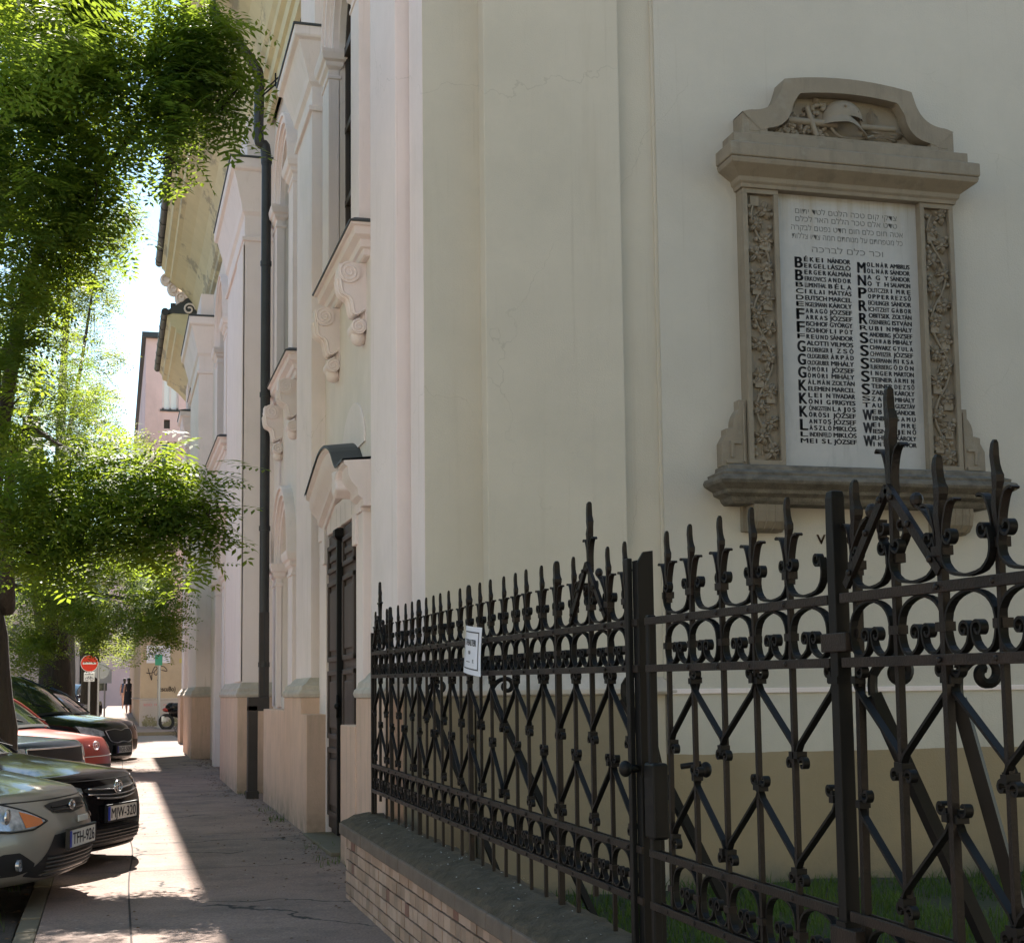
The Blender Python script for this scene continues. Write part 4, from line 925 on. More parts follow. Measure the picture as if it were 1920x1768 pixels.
# ------------------------------------------------------------------ brick wall with mossy coping
BW = thing('brick_wall', 'low wall of small pinkish bricks with a mossy stone coping under the fence', 'wall', (1.8, 8, 0), world=True)
m = MB(); m.box(1.70, 1.98, 5.2, 10.98, -.3, .30); m.build('core', 'mortar', BW)
m = MB(); random.seed(5)
for r in range(-3, 4):
    y = 5.2 + (random.uniform(0, .1)); ztop = .262-.083*(3-r)
    while y < 11.0:
        L = .118 if random.random() < .72 else .155
        y1 = min(y+L, 11.0); m.cur = random.choices([0, 1, 2, 3, 4], [4, 4, 3, 3, .35])[0]; j = random.uniform(-.0025, .0025)
        zt = ztop+SL*(y-8)*.6
        m.box(1.683+j, 1.72, y+.002, y1-.002, zt-.072, zt); y = y1
# end face bricks
for r in range(-3, 4):
    x = 1.684; zt = .262-.083*(3-r)+.014
    while x < 1.98: m.cur = random.choice([0, 1, 2, 3]); m.box(x+.003, min(x+.118, 1.98)-.003, 10.97, 11.003, zt-.072, zt); x += .12
m.build('brickwork', ['brick_%d' % i for i in range(5)], BW, bevel=.003)
m = MB(); random.seed(8); y = 5.2
while y < 11.05:       # coping stones with a rough mossy top
    L = random.uniform(.42, .62); y1 = min(y+L, 11.05)
    if 11.05-y1 < .15: y1 = 11.05
    m.box(1.635+random.uniform(-.003, .003), 2.04, y+.002, y1-.002, .268, .352, SL)
    for v in range(len(m.v)-8, len(m.v)): a, b_, c = m.v[v]; m.v[v] = (a, b_, c-SL*8)
    y = y1
cp = m.build('coping', 'coping_edge', BW, bevel=.010)
rows = []
for y in np.arange(5.2, 11.06, .045):
    row = []
    for i, (x, z) in enumerate([(1.648, .350), (1.66, .368), (1.70, .385), (1.75, .40), (1.80, .412), (1.86, .418), (1.92, .415), (1.98, .40), (2.02, .375), (2.035, .35)]):
        amp = .006 if 0 < i < 9 else 0
        row.append((x, y, z+SL*(y-8)+amp*(math.sin(y*23+x*31)+math.sin(y*9.7-x*57)+math.sin(y*51+x*90)*.6)))
    rows.append(row)
m = MB(); m.grid(rows); m.poly(*rows[-1]); m.poly(*rows[0][::-1]); m.build('moss_top', 'moss_coping', cp, smooth=True, angle=60)
m = MB(); random.seed(2)
for i in range(90):
    x = random.uniform(1.68, 2.0); y = random.uniform(5.3, 11); a = random.uniform(0, 6.28); s = random.uniform(.003, .012); z = .425+SL*(y-8)-abs(x-1.86)*.12
    m.quad((x, y, z), (x+s*math.cos(a), y+s*math.sin(a), z+.004), (x+s*1.5*math.cos(a+.5), y+s*1.5*math.sin(a+.5), z+.002), (x+s*math.cos(a+1), y+s*math.sin(a+1), z))
m.build('droppings', 'plaque_stone', cp)
# ------------------------------------------------------------------ paper notice tied to the fence
N = thing('paper_notice', 'white paper notice in a plastic sleeve tied to the fence', 'notice', (XF-.03, 7.55, 1.4), world=True)
def NP(a, b): # a 0..1 along the width (far to near), b 0..1 up
    y = 7.76-.36*a+.0*b; z = 1.425+.25*b+.0; bow = .012*math.sin(a*math.pi)
    yy = y-.06*(1-b)**2*(a-.1) ; return (XF-.045-bow-.02*(1-b), yy + .035*(1-b)*(1-a)*-1, z-.004*a)
def patchq(m, a0, a1, b0, b1, n=8, off=0):
    m.grid([[tuple(Vector(NP(a0+(a1-a0)*i/n, b0+(b1-b0)*j/n))+Vector((-off, 0, 0))) for i in range(n+1)] for j in range(n+1)])
m = MB(); patchq(m, 0, 1, .0, 1, 10); m.build('sheet', 'paper', N, smooth=True)
m = MB()
for a0, a1, b0, b1 in ((.08, .9, .87, .895), (.08, .9, .105, .13), (.87, .9, .105, .895), (.08, .10, .105, .895), (.25, .5, .25, .265)): patchq(m, a0, a1, b0, b1, 6, .0015)
def ntext(st, a0, b0, wa, hb):      # lettering laid on the bowed sheet
    q = MB(); text(q, st, (0, 0, 0), (1, 0, 0), (0, 1, 0), wa, hb, .02); n0 = len(m.v)
    m.v += [tuple(Vector(NP(a0+x, b0+y))+Vector((-.002, 0, 0))) for x, y, _ in q.v]; m.f += [tuple(n0+i for i in f) for f in q.f]; m.mi += [0]*len(q.f)
ntext('THEALTER', .16, .60, .62, .13); ntext('00', .38, .42, .13, .07); ntext('E', .64, .25, .06, .07)
m.build('print', 'ink', N)
# the whole front stands a little nearer the kerb than first drawn: feet on z .146, everything .89 of the size
N.rotation_euler = (.07, 0, 0); N.location.y -= .02
K_ = .89
for r_ in (F1, G, P2, P3, F2, BW, N):
    r_.location = (r_.location.x*K_, r_.location.y*K_, r_.location.z*K_+EYE*(1-K_)); r_.scale = (K_, K_, K_)
# ------------------------------------------------------------------ parked cars
def paint(name, c, rough=.28, metal=.35): return mat(name, c, rough, metal, coat=.7, spec=.4)
paint('paint_grey', (.34, .315, .27), .4, .5); mat('paint_black', (.006, .005, .006), .10, 0, spec=.28); paint('paint_blueblack', (.02, .045, .07), .2, .5); paint('paint_red', (.36, .035, .018)); mat('paint_darkgreen', (.010, .013, .012), .10, 0, spec=.4); paint('paint_navy', (.012, .016, .035), .15, .5)
def lerp_tab(tab, z):
    if z <= tab[0][0]: return tab[0][1:]
    for a, b in zip(tab[:-1], tab[1:]):
        if z <= b[0]: t = (z-a[0])/(b[0]-a[0]); return tuple(p+(q-p)*t for p, q in zip(a[1:], b[1:]))
    return tab[-1][1:]
def make_car(name, label, group, pnt, loc, heading, S):
    """S: front=[(x,z,w,K)...] low bumper to bonnet edge, hood=[(x,z,w,c)...], belt z, roof height etc. Car looks along local +x, nose tip at x=0"""
    root = thing(name, label, 'car', loc, heading, group)
    fr, hd = S['front'], S['hood']; H = S.get('roof', 1.47); sc = S.get('len', 1.0)
    st = [(x, z, w, K, 0) for x, z, w, K in fr]+[(x, z, w, k, c) for x, z, w, k, c in hd]
    st = [tuple(p) for p in smoothpath(st, 3)]
    nT = 29; T = [math.copysign(1-(1-abs(t))**1.35, t) for t in np.linspace(-1, 1, nT)]
    def row(s): x, z, w, K, c = s; return [(x-K*abs(t)**2.7, w*t, z-c*t*t-(.018*abs(t)**8)) for t in T]
    m = MB(); rows = [row(s) for s in st]; m.grid(rows)
    nf = (len(fr)-1)*3+1
    tail = hd[-1][0]-.05
    # flanks: from the front corner column back to the tail
    xs_ = [0, .10, .22, .34, .5, .75, 1.0, 1.3, 1.7, 2.2, 2.8, 3.3, 3.7, abs(tail)-.1]
    edge = [r[-1] for r in rows]
    top = [e for e in edge[nf-1:]]
    def topz(x):
        for a, b in zip(top[:-1], top[1:]):
            if a[0] >= x >= b[0]: return a[2]+(b[2]-a[2])*(a[0]-x)/max(1e-6, a[0]-b[0]), a[1]+(b[1]-a[1])*(a[0]-x)/max(1e-6, a[0]-b[0])
        return (top[0][2], top[0][1]) if x > top[0][0] else (top[-1][2], top[-1][1])
    zlo, zhi = edge[0][2], edge[nf-1][2]
    for s in (1, -1):
        g = []
        for r in range(nf):
            e = edge[r]; v = (e[2]-zlo)/(zhi-zlo); line = []
            for d in xs_:
                x = e[0]-d if d < .3 else edge[nf-1][0]-d
                tz, tw = topz(x); z = zlo+.02+(tz-zlo-.02)*v if d > 0 else e[2]; k = min(1, d/.5)
                yy = e[1]*(1-k)+(tw+.03*math.sin(math.pi*min(1, v*1.05))*1.0-.03*(1-v)**3)*k
                line.append((x, s*yy, z))
            g.append(line)
        m.grid(g)
    m.grid([[(r[0][0], r[0][1], r[0][2]), (r[-1][0], r[-1][1], r[-1][2])] for r in (rows[0], rows[-1])])
    body = m.build('body', pnt, root, smooth=True, angle=50)
    # greenhouse
    bx = S['cowl']; g0 = [(bx+.06, S['cz']-.02, .77, .20), (bx-.38, S['cz']+.24*(H-.95)/.5+.02, .70, .14), (bx-.80, H-.06, .62, .08), (bx-1.05, H-.012, .59, .05), (bx-1.6, H, .58, .0), (bx-2.25, H-.04, .58, -.02), (bx-2.75, H-.22, .64, -.04), (bx-3.0, S['cz']+.03, .72, -.05)]
    gs = [tuple(p) for p in smoothpath([(a, b, c, d, .03) for a, b, c, d in g0], 4)]
    R2 = [[(x-K*abs(t)**2, w*t, z-.045*t*t) for t in np.linspace(-1, 1, 15)] for x, z, w, K, _ in gs]
    a, b = 9, 25
    q = MB(); q.grid(R2[:a+1]); ws = q.build('windscreen', 'car_glass', root, smooth=True)
    q = MB(); q.grid(R2[a:b+1]); q.build('roof', pnt, root, smooth=True)
    q = MB(); q.grid(R2[b:]); q.build('rear_window', 'car_glass', root, smooth=True)
    for s, k in ((1, -1), (-1, 0)):
        q = MB(); q.grid([[r[k] for r in R2], [(r[k][0], s*.80, S['cz']-.03) for r in R2]]); q.build('side_window', 'car_glass', root)
    q = MB()
    for k in (0, -1): q.tube([r[k] for r in R2], .028, 8)
    for s in (1, -1):
        for xx in (bx-1.35, bx-2.2):
            tz = H-.05; q.tube([(xx, s*.60, tz), (xx-.02, s*.80, S['cz']-.02)], .03, 6)
    q.build('pillars', pnt if S.get('pillars') is None else S['pillars'], root, smooth=True)
    q = MB(); q.grid([[Vector(p)+Vector((.012, 0, .004)) for p in R2[0]], [Vector(p)+Vector((.05, 0, -.03)) for p in R2[0]]])
    for s in (-.25, .35): q.tube([(bx+.0, s+.1, S['cz']+.02), (bx-.18, s-.28, S['cz']+.13)], .008, 5)
    q.build('wipers', 'black_plastic', ws)
    # wheels
    for wx in (-.86*sc, -3.45*sc):
        for s in (1, -1):
            y = s*.76
            q = MB(); q.tube([(wx, y-.105, .31), (wx, y-.09, .31), (wx, y+.09, .31), (wx, y+.105, .31)], [.285, .31, .31, .285], 28); wh = q.build('wheel', 'tyre', root, smooth=True, angle=40)
            q = MB(); yo_ = y+s*.108
            q.tube([(wx, y+s*.06, .31), (wx, yo_, .31)], [.21, .20], 24)
            for k in range(5):
                an = k*2*math.pi/5; q.box(wx-.02, wx+.02, *sorted((yo_, yo_+s*.008)), .31, .31) ; q.tube([(wx, yo_, .31), (wx+.19*math.cos(an), yo_, .31+.19*math.sin(an))], .022, 6)
            q.build('rim', 'rim', wh, smooth=True, angle=40)
            q = MB(); q.extr([(wx+.345*math.cos(i*math.pi/16), .31+.345*math.sin(i*math.pi/16)) for i in range(17)]+[(wx-.345, .19), (wx+.345, .19)], 'y', s*.60, s*(.888+.012*(wx < -2))); q.build('wheel_arch', 'black_plastic', root)
    # details laid on the curved front
    ftab = [(p[1], p[0], p[2], p[3]) for p in st[:nf]]
    def F(y, z, off=.004):
        x, w, K = lerp_tab(ftab, z); t = min(1, abs(y)/w); return (x-K*t**2.7+off, y, z)
    def patch(pname, ys, zt, zb, mt, off=.004, n=14, par=root, mirror=False, mz=5, both=True):
        for s in ((1, -1) if mirror else (1,)):
            q = MB(); rws = []
            for i in range(n+1):
                y = ys[0]+(ys[-1]-ys[0])*i/n; a = np.interp(y, ys, zt); bb = np.interp(y, ys, zb)
                rws.append([F(s*y, bb+(a-bb)*j/mz, off) for j in range(mz+1)])
            q.grid(rws); o = q.build(pname, mt, par, smooth=True)
        return o
    # bonnet shut line and number plate
    def plate(txt, zc, off=.03, w=.52):
        x = F(0, zc)[0]+off; q = MB(); q.box(x-.02, x, -w/2, w/2, zc-.056, zc+.056); pl = q.build('number_plate', 'plate_white', root, bevel=.004)
        q = MB(); q.box(x, x+.001, -w/2+.002, -w/2+.045, zc-.052, zc+.052); q.build('plate_band', 'plate_blue', pl)
        q = MB(); text(q, txt, (x+.002, -w/2+.06, zc-.037), (0, 1, 0), (0, 0, 1), w-.085, .075, .012); q.build('plate_text', 'ink', pl)
        q = MB()
        for e in ((-w/2-.012, w/2+.012, zc+.056, zc+.068), (-w/2-.012, w/2+.012, zc-.068, zc-.056), (-w/2-.012, -w/2, zc-.06, zc+.06), (w/2, w/2+.012, zc-.06, zc+.06)): q.box(x-.022, x+.003, *e)
        q.build('plate_frame', 'black_plastic', pl)
    def ring(zc, a, bb, y0=0, off=.02, r=.006, tilt=0, mt='chrome', nm='emblem', par=root, q=None):
        own = q is None; q = q or MB(); x = F(0, zc)[0]+off
        q.tube([(x, y0+a*math.cos(t), zc+bb*math.sin(t)) for t in np.linspace(0, 2*math.pi, 25)], r, 6, cap=False)
        return q.build(nm, mt, par, smooth=True) if own else q
    for s in (1, -1):
        q = MB(); q.ell((bx-.62, s*.93, S['cz']+.06), (.06, .10, .065), 12, 8); q.tube([(bx-.6, s*.78, S['cz']), (bx-.6, s*.88, S['cz']+.03)], .02, 6); q.build('mirror', pnt, root, smooth=True)
    S['det'](patch, plate, ring, F, root)
    return root
FR = [(-.10, .17, .80, .26), (-.03, .22, .83, .27), (.0, .34, .85, .28), (.0, .46, .86, .29), (-.035, .56, .86, .30), (-.07, .64, .86, .32), (-.12, .71, .86, .34)]
HD = [(-.2, .745, .865, .35, .035), (-.42, .80, .875, .36, .06), (-.75, .865, .88, .36, .06), (-1.08, .915, .885, .34, .04), (-1.6, .945, .89, .3, .02), (-2.6, .97, .89, .1, .02), (-3.6, .97, .87, 0, .02), (-4.0, .93, .85, -.1, .03), (-4.2, .80, .84, -.12, .02), (-4.25, .5, .84, -.12, 0), (-4.2, .2, .82, -.1, 0)]
def det_a(patch, plate, ring, F, root):   # grey hatch: slim grille with oval badge, big trapezoid intake, clear lamps
    patch('grille', [-.36, -.28, 0, .28, .36], [.640, .652, .658, .652, .640], [.632, .585, .570, .585, .632], 'black_plastic', .004, 20)
    q = MB(); 
    for z in (.60, .625): q.tube([F(y, z, .01) for y in np.linspace(-.3, .3, 11)], .006, 5)
    q.build('grille_bars', 'black_plastic', root)
    ring(.617, .052, .026, off=.016, r=.007); q = MB(); x = F(0, .617)[0]+.012; q.ell((x, 0, .617), (.008, .05, .024)); q.build('badge', 'chrome', root, smooth=True)
    patch('intake', [-.60, -.46, -.36, 0, .36, .46, .60], [.235, .33, .455, .47, .455, .33, .235], [.225, .20, .195, .195, .195, .20, .225], 'black_plastic', .003, 30)
    q = MB()
    for z in (.215, .24, .265, .29, .315): q.tube([F(y, z, .012) for y in np.linspace(-.44+.0*z, .44, 15)], .006, 5)
    q.build('intake_mesh', 'mesh_grey', root)
    patch('fog_recess', [.54, .66, .76, .83], [.30, .375, .375, .345], [.26, .235, .235, .25], 'black_plastic', .004, 12, mirror=True)
    for s in (1, -1): q = MB(); p = F(s*.66, .30, .02); q.tube([(p[0]-.02, p[1], p[2]), p], .038, 14); q.build('fog_lamp', 'lamp_glass', root, smooth=True, angle=40)
    for s in (1, -1):
        q = MB(); q2 = MB()
        def hl(qq, ys, zt, zb, off):
            rws = []
            for i in range(19):
                y = ys[0]+(ys[-1]-ys[0])*i/18; a = np.interp(y, ys, zt); bb = np.interp(y, ys, zb); rws.append([F(s*y, bb+(a-bb)*j/5, off) for j in range(6)])
            qq.grid(rws)
        hl(q, [.42, .55, .70, .855], [.555, .615, .67, .70], [.535, .515, .51, .53], .006); h = q.build('headlight', 'lamp_glass', root, smooth=True)
        hl(q2, [.45, .52, .60], [.565, .592, .62], [.535, .525, .52], .009); q2.build('indicator', 'amber', h, smooth=True)
        for yy, r in ((.68, .055), (.79, .05)): q = MB(); p = F(s*yy, .59, .004); q.ell(p, (.014, r, r*.95), 16, 10); q.build('lamp_bowl', 'chrome', h, smooth=True)
        q = MB(); q.tube([F(s*y, np.interp(y, [.40, .55, .70, .858], [.548, .505, .50, .52]), .008) for y in np.linspace(.40, .858, 16)], .006, 5); q.tube([F(s*y, np.interp(y, [.40, .55, .70, .858], [.55, .622, .678, .708]), .006) for y in np.linspace(.40, .858, 16)], .005, 5); q.build('lamp_seal', 'black_plastic', h)
    q = MB(); q.tube([F(y, .672+.0*y, .002) for y in np.linspace(-.86, .86, 31)], .004, 5); q.build('bonnet_gap', 'black_plastic', root)
    q = MB(); q.box(F(0, .50)[0]+.0, F(0, .50)[0]+.012, .02, .20, .505, .545); q.build('sticker', 'plate_white', root, bevel=.004)
    plate('TFH-926', .415)
make_car('parked_car', 'grey green hatchback with clear wide headlights and plate TFH-926, nearest the camera', 'cars parked nose to the pavement', 'paint_grey', (-.215, 10.17, .01), math.radians(-17), dict(front=FR, hood=HD, cowl=-1.10, cz=.92, det=det_a))
FB = [(-.08, .19, .82, .22), (-.02, .24, .85, .24), (.0, .38, .86, .25), (-.005, .50, .87, .26), (-.02, .60, .87, .28), (-.06, .69, .87, .30), (-.11, .755, .87, .32)]
HB = [(-.2, .785, .87, .34, .04), (-.45, .83, .88, .35, .06), (-.8, .875, .885, .34, .06), (-1.15, .915, .89, .30, .04), (-1.7, .95, .89, .26, .02), (-2.6, .98, .89, .1, .02), (-3.6, .98, .87, 0, .02), (-4.1, .96, .85, -.1, .03), (-4.45, .86, .84, -.12, .02), (-4.5, .5, .84, -.12, 0), (-4.45, .2, .82, -.1, 0)]
def oval_emblem(ring, F, root, zc, a=.068, b=.046):
    q = MB(); ring(zc, a, b, off=.028, r=.0075, q=q); ring(zc+.004, a*.36, b*.8, off=.030, r=.006, q=q); ring(zc+.022*b/.046, a*.62, b*.34, off=.030, r=.006, q=q); q.build('emblem', 'chrome', root, smooth=True)
def det_b(patch, plate, ring, F, root):
    patch('grille', [-.44, -.30, 0, .30, .44], [.655, .665, .672, .665, .655], [.635, .585, .565, .585, .635], 'black_plastic', .004, 24)
    for z, w in ((.655, .40), (.615, .42), (.585, .33)):
        q = MB(); q.tube([F(y, z-.02*(1-(abs(y)/w)**2), .012) for y in np.linspace(-w, w, 21)], .007, 6); q.build('chrome_bar', 'chrome', root, smooth=True)
    oval_emblem(ring, F, root, .65)
    patch('headlight', [.46, .60, .74, .866], [.665, .70, .735, .75], [.63, .61, .60, .62], 'lamp_glass', .006, 16, mirror=True)
    patch('intake', [-.58, -.46, 0, .46, .58], [.30, .345, .345, .345, .30], [.23, .215, .21, .215, .23], 'black_plastic', .004, 24)
    q = MB()
    for z in (.24, .265, .29, .315): q.tube([F(y, z, .012) for y in np.linspace(-.48, .48, 15)], .005, 5)
    q.build('intake_mesh', 'mesh_grey', root)
    q = MB(); q.tube([F(y, .715+.0*y, .003) for y in np.linspace(-.87, .87, 31)], .004, 5); q.build('bonnet_gap', 'black_plastic', root)
    q = MB(); q.tube([(F(y, .2, .0)[0]+.0, y, .19) for y in np.linspace(-.8, .8, 21)], .012, 6); q.build('lip', 'black_plastic', root)
    plate('MJW-320', .46)
make_car('parked_car', 'shiny black saloon with chrome grille bars and plate MJW-320, second from the camera', 'cars parked nose to the pavement', 'paint_black', (.055, 12.0, -.02), math.radians(-25), dict(front=FB, hood=HB, cowl=-1.15, cz=.93, det=det_b))
FC = [(-.04, .22, .85, .14), (.0, .28, .86, .15), (.0, .40, .87, .15), (.0, .55, .87, .16), (-.01, .68, .87, .17), (-.03, .78, .87, .18), (-.08, .84, .87, .2)]
HC = [(-.18, .865, .87, .22, .03), (-.45, .895, .88, .24, .05), (-.8, .92, .885, .26, .05), (-1.2, .96, .89, .26, .03)]+HB[4:]
def det_c(patch, plate, ring, F, root):
    patch('grille', [-.62, -.5, 0, .5, .62], [.76, .765, .77, .765, .76], [.62, .60, .60, .60, .62], 'black_plastic', .004, 20)
    q = MB()
    for e in ([(y, .772) for y in np.linspace(-.62, .62, 15)], [(-.62, .772), (-.62, .61)], [(.62, .772), (.62, .61)]): q.tube([F(y, z, .01) for y, z in e], .010, 6)
    q.build('grille_frame', 'chrome', root, smooth=True)
    patch('headlight', [.64, .75, .865], [.78, .79, .80], [.66, .65, .66], 'lamp_glass', .008, 8, mirror=True); plate('KLN-417', .42) if False else None
make_car('parked_car', 'dark blue car with an upright chrome framed grille, beside the near tree trunk', 'cars parked nose to the pavement', 'paint_blueblack', (-.54, 17.2, -.0), math.radians(-26), dict(front=FC, hood=HC, cowl=-1.2, cz=.96, det=det_c))
def det_d(patch, plate, ring, F, root):
    oval_emblem(ring, F, root, .66, .08, .055)
    patch('headlight', [.5, .65, .86], [.69, .74, .77], [.62, .60, .62], 'lamp_glass', .008, 10, mirror=True)
    q = MB(); q.tube([F(y, .52, .01) for y in np.linspace(-.8, .8, 21)], .006, 5); q.build('bumper_seam', 'rim', root)
    patch('intake', [-.6, 0, .6], [.40, .42, .40], [.24, .22, .24], 'black_plastic', .004, 16)
make_car('parked_car', 'brick red hatchback with a silver oval emblem, behind the blue car', 'cars parked nose to the pavement', 'paint_red', (-.20, 20.5, .02), math.radians(-26), dict(front=FB, hood=HB, cowl=-1.0, cz=.97, det=det_d, roof=1.5))
def det_e(patch, plate, ring, F, root):
    patch('grille', [-.46, -.38, 0, .38, .46], [.70, .72, .73, .72, .70], [.58, .52, .50, .52, .58], 'black_plastic', .006, 20)
    q = MB(); q.tube([F(y, z, .014) for y, z in smoothpath([(-.46, .70), (-.2, .725), (0, .70), (.2, .725), (.46, .70), (.40, .55), (.2, .51), (0, .53), (-.2, .51), (-.40, .55), (-.46, .70)], 4)], .008, 5); q.build('grille_frame', 'chrome', root)
    patch('headlight', [.5, .65, .86], [.70, .75, .79], [.63, .61, .64], 'lamp_glass', .008, 10, mirror=True); plate('RGE-508', .40)
make_car('parked_car', 'tall black family car whose wide windscreen reflects the trees, fifth from the camera', 'cars parked nose to the pavement', 'paint_darkgreen', (.16, 24.9, .08), math.radians(-25), dict(front=[(x, z+.03, w, k) for x, z, w, k in FB], hood=[(x, z+.06, w, k, c) for x, z, w, k, c in HB], cowl=-1.15, cz=1.03, det=det_e, roof=1.64))
def det_f(patch, plate, ring, F, root):
    patch('headlight', [.5, .65, .86], [.69, .74, .77], [.60, .58, .60], 'lamp_glass', .008, 10, mirror=True)
    patch('intake', [-.6, 0, .6], [.42, .44, .42], [.24, .22, .24], 'black_plastic', .004, 16)
fr_ = make_car('parked_car', 'dark car with a blue sheened bonnet, farthest in the row beside the pavement', 'cars parked nose to the pavement', 'paint_navy', (.24, 28.6, .1), math.radians(-30), dict(front=FB, hood=HB, cowl=-1.1, cz=.97, det=det_f, roof=1.5))
# cars beyond the crossing
dup(fr_, (-1.5, 53.5, .3), math.radians(-70), 'small dark car parked beyond the crossing, left of the walking woman')
dup(fr_, (-1.2, 63, .38), math.radians(-75), 'dark car far down the street behind the one at the crossing')
dup(fr_, (-5.4, 34, .05), math.radians(150), 'dark car on the far side of the roadway behind the trees')
# ------------------------------------------------------------------ signs and poles
T = thing('no_entry_sign', 'round red no entry sign with a white bar and a bicycle plate below it', 'road sign', (-.73, 47.6, .31))
m = MB(); m.tube([(0, 0, 0), (0, 0, 2.02)], .035, 12); m.build('pole', 'galvanised', T, smooth=True, angle=50)
def disc(m, r, y, z, t=.012, n=40, x=0): m.tube([(x, y, z), (x, y-t, z)], r, n)
m = MB(); disc(m, .265, -.036, 2.05); s_ = m.build('disc', 'sign_white', T, smooth=True, angle=40)
m = MB(); disc(m, .25, -.0485, 2.05, .003); m.build('red_face', 'sign_red', s_)
m = MB(); m.box(-.20, .20, -.056, -.0525, 2.02, 2.08); m.build('white_bar', 'sign_white', s_)
m = MB(); m.box(-.16, .16, -.05, -.036, 1.49, 1.765); pl = m.build('supplementary_plate', 'sign_white', T, bevel=.004)
m = MB(); y = -.053
for cx in (-.075, .075):
    m.tube([(cx+.045*math.cos(a), y, 1.565+.045*math.sin(a)) for a in np.linspace(0, 2*math.pi, 19)], .006, 5, cap=False)
for a, b in (((-.075, 1.565), (-.03, 1.63)), ((-.03, 1.63), (.05, 1.63)), ((.05, 1.63), (.075, 1.565)), ((-.03, 1.63), (.005, 1.57)), ((.005, 1.57), (.05, 1.63)), ((.05, 1.63), (.04, 1.655)), ((-.035, 1.645), (-.01, 1.645))): m.tube([(a[0], y, a[1]), (b[0], y, b[1])], .005, 5)
text(m, 'KIVÉVE', (-.12, -.0515, 1.695), (1, 0, 0), (0, 0, 1), .24, .04, .01)
m.build('bicycle_symbol', 'ink', pl)
T = thing('round_sign', 'round grey sign seen from behind on a thin pole, right of the no entry sign', 'road sign', (-.47, 49.2, .32))
m = MB(); m.tube([(0, 0, 0), (0, 0, 2.05)], .032, 12); m.build('pole', 'galvanised', T, smooth=True, angle=50)
m = MB(); disc(m, .27, .05, 1.84, x=.07); m.build('disc', 'sign_grey', T, smooth=True, angle=40)
m = MB(); m.box(-.05, .14, .022, .036, 1.82, 1.86); m.build('clamp', 'galvanised', T)
T = thing('signpost', 'slim grey pole with a small green plate standing before the poster wall', 'post', (1.39, 48.0, .31))
m = MB(); m.tube([(0, 0, 0), (0, 0, 2.25)], .05, 12); m.tube([(0, 0, 0), (0, 0, .06)], .14, 12); m.build('pole', 'galvanised', T, smooth=True, angle=50)
m = MB(); m.box(-.13, .10, -.06, -.05, 1.98, 2.32); m.build('green_plate', 'sign_green', T, bevel=.01)
T = thing('signpost', 'distant grey square sign on a thin pole beyond the crossing, left of the walkers', 'post', (-.32, 58, .38))
m = MB(); m.tube([(0, 0, 0), (0, 0, 2.0)], .03, 8); m.build('pole', 'galvanised', T); m = MB(); m.box(-.25, .25, -.05, -.04, 1.45, 1.95); m.build('plate', 'sign_grey', T)
# ------------------------------------------------------------------ corner house beyond the crossing
H = thing('corner_house', 'tall pink house on the far corner with an ochre ground floor, posters and graffiti', 'building', (4, 52, .3), world=True)
def wallY(mb, x0, x1, z0, z1, y, holes, depth=.18):
    xs = sorted({x0, x1, *[h[0] for h in holes], *[h[1] for h in holes]}); zs_ = sorted({z0, z1, *[h[2] for h in holes], *[h[3] for h in holes]})
    for a, b in zip(xs[:-1], xs[1:]):
        for c, d in zip(zs_[:-1], zs_[1:]):
            if any(h[0] <= a and b <= h[1] and h[2] <= c and d <= h[3] for h in holes): continue
            mb.quad((a, y, c), (b, y, c), (b, y, d), (a, y, d))
    for a, b, c, d in holes:
        mb.quad((a, y, c), (a, y+depth, c), (a, y+depth, d), (a, y, d)); mb.quad((b, y, c), (b, y, d), (b, y+depth, d), (b, y+depth, c)); mb.quad((a, y, c), (b, y, c), (b, y+depth, c), (a, y+depth, c)); mb.quad((a, y, d), (a, y+depth, d), (b, y+depth, d), (b, y, d))
Yh = 50.5
holes = [(1.45, 2.00, 11.0, 12.3), (1.52, 1.72, 10.35, 10.66), (1.40, 1.95, 8.1, 9.9), (3.0, 4.0, 11.0, 12.5), (3.0, 4.0, 8.0, 9.9), (3.0, 4.0, 5.0, 6.9)]
mb = MB(); wallY(mb, .90, 12, 3.9, 13.5, Yh, holes); mb.quad((.90, Yh, 3.9), (.90, Yh+34, 3.9), (.90, Yh+34, 13.5), (.90, Yh, 13.5)); mb.quad((12, Yh, 0), (12, Yh, 13.5), (12, Yh+34, 13.5), (12, Yh+34, 0)); mb.build('wall', 'pink_stucco', H)
mb = MB(); mb.box(.86, 12, Yh-.04, Yh+34, -.2, 3.9); mb.build('ground_floor_wall', 'ochre_stucco', H)
mb = MB(); mb.box(.83, 12, Yh-.07, Yh+34, 1.20, 1.25); mb.box(.84, 12, Yh-.055, Yh+.1, -.1, 1.2); mb.build('base_course', 'grey_wall', H, bevel=.01)
mb = MB(); mb.box(.76, 12.2, Yh-.2, Yh+34, 13.45, 13.62); mb.build('roof_edge', 'slate_flashing', H)
for a, b, c, d in holes:
    if b-a < .3: q = MB(); q.box(a, b, Yh+.1, Yh+.14, c, d); q.build('vent', 'window_wood', H); continue
    q = MB(); 
    for e in ((a, a+.07, c, d), (b-.07, b, c, d), (a, b, c, c+.07), (a, b, d-.07, d), ((a+b)/2-.03, (a+b)/2+.03, c, d)): q.box(e[0], e[1], Yh+.09, Yh+.14, e[2], e[3])
    f = q.build('window', 'trim_stucco', H); q = MB(); q.box(a, b, Yh+.12, Yh+.13, c, d); q.build('pane', 'glass' if c < 10.9 else 'sign_white', f)
    q = MB(); q.box(a-.06, b+.06, Yh-.06, Yh+.05, c-.06, c); q.build('sill', 'slate_flashing', f)
q = MB(); q.box(2.27, 2.55, Yh-.09, Yh-.04, 2.55, 4.1); f = q.build('window', 'window_wood', H)
mb = MB(); random.seed(4)
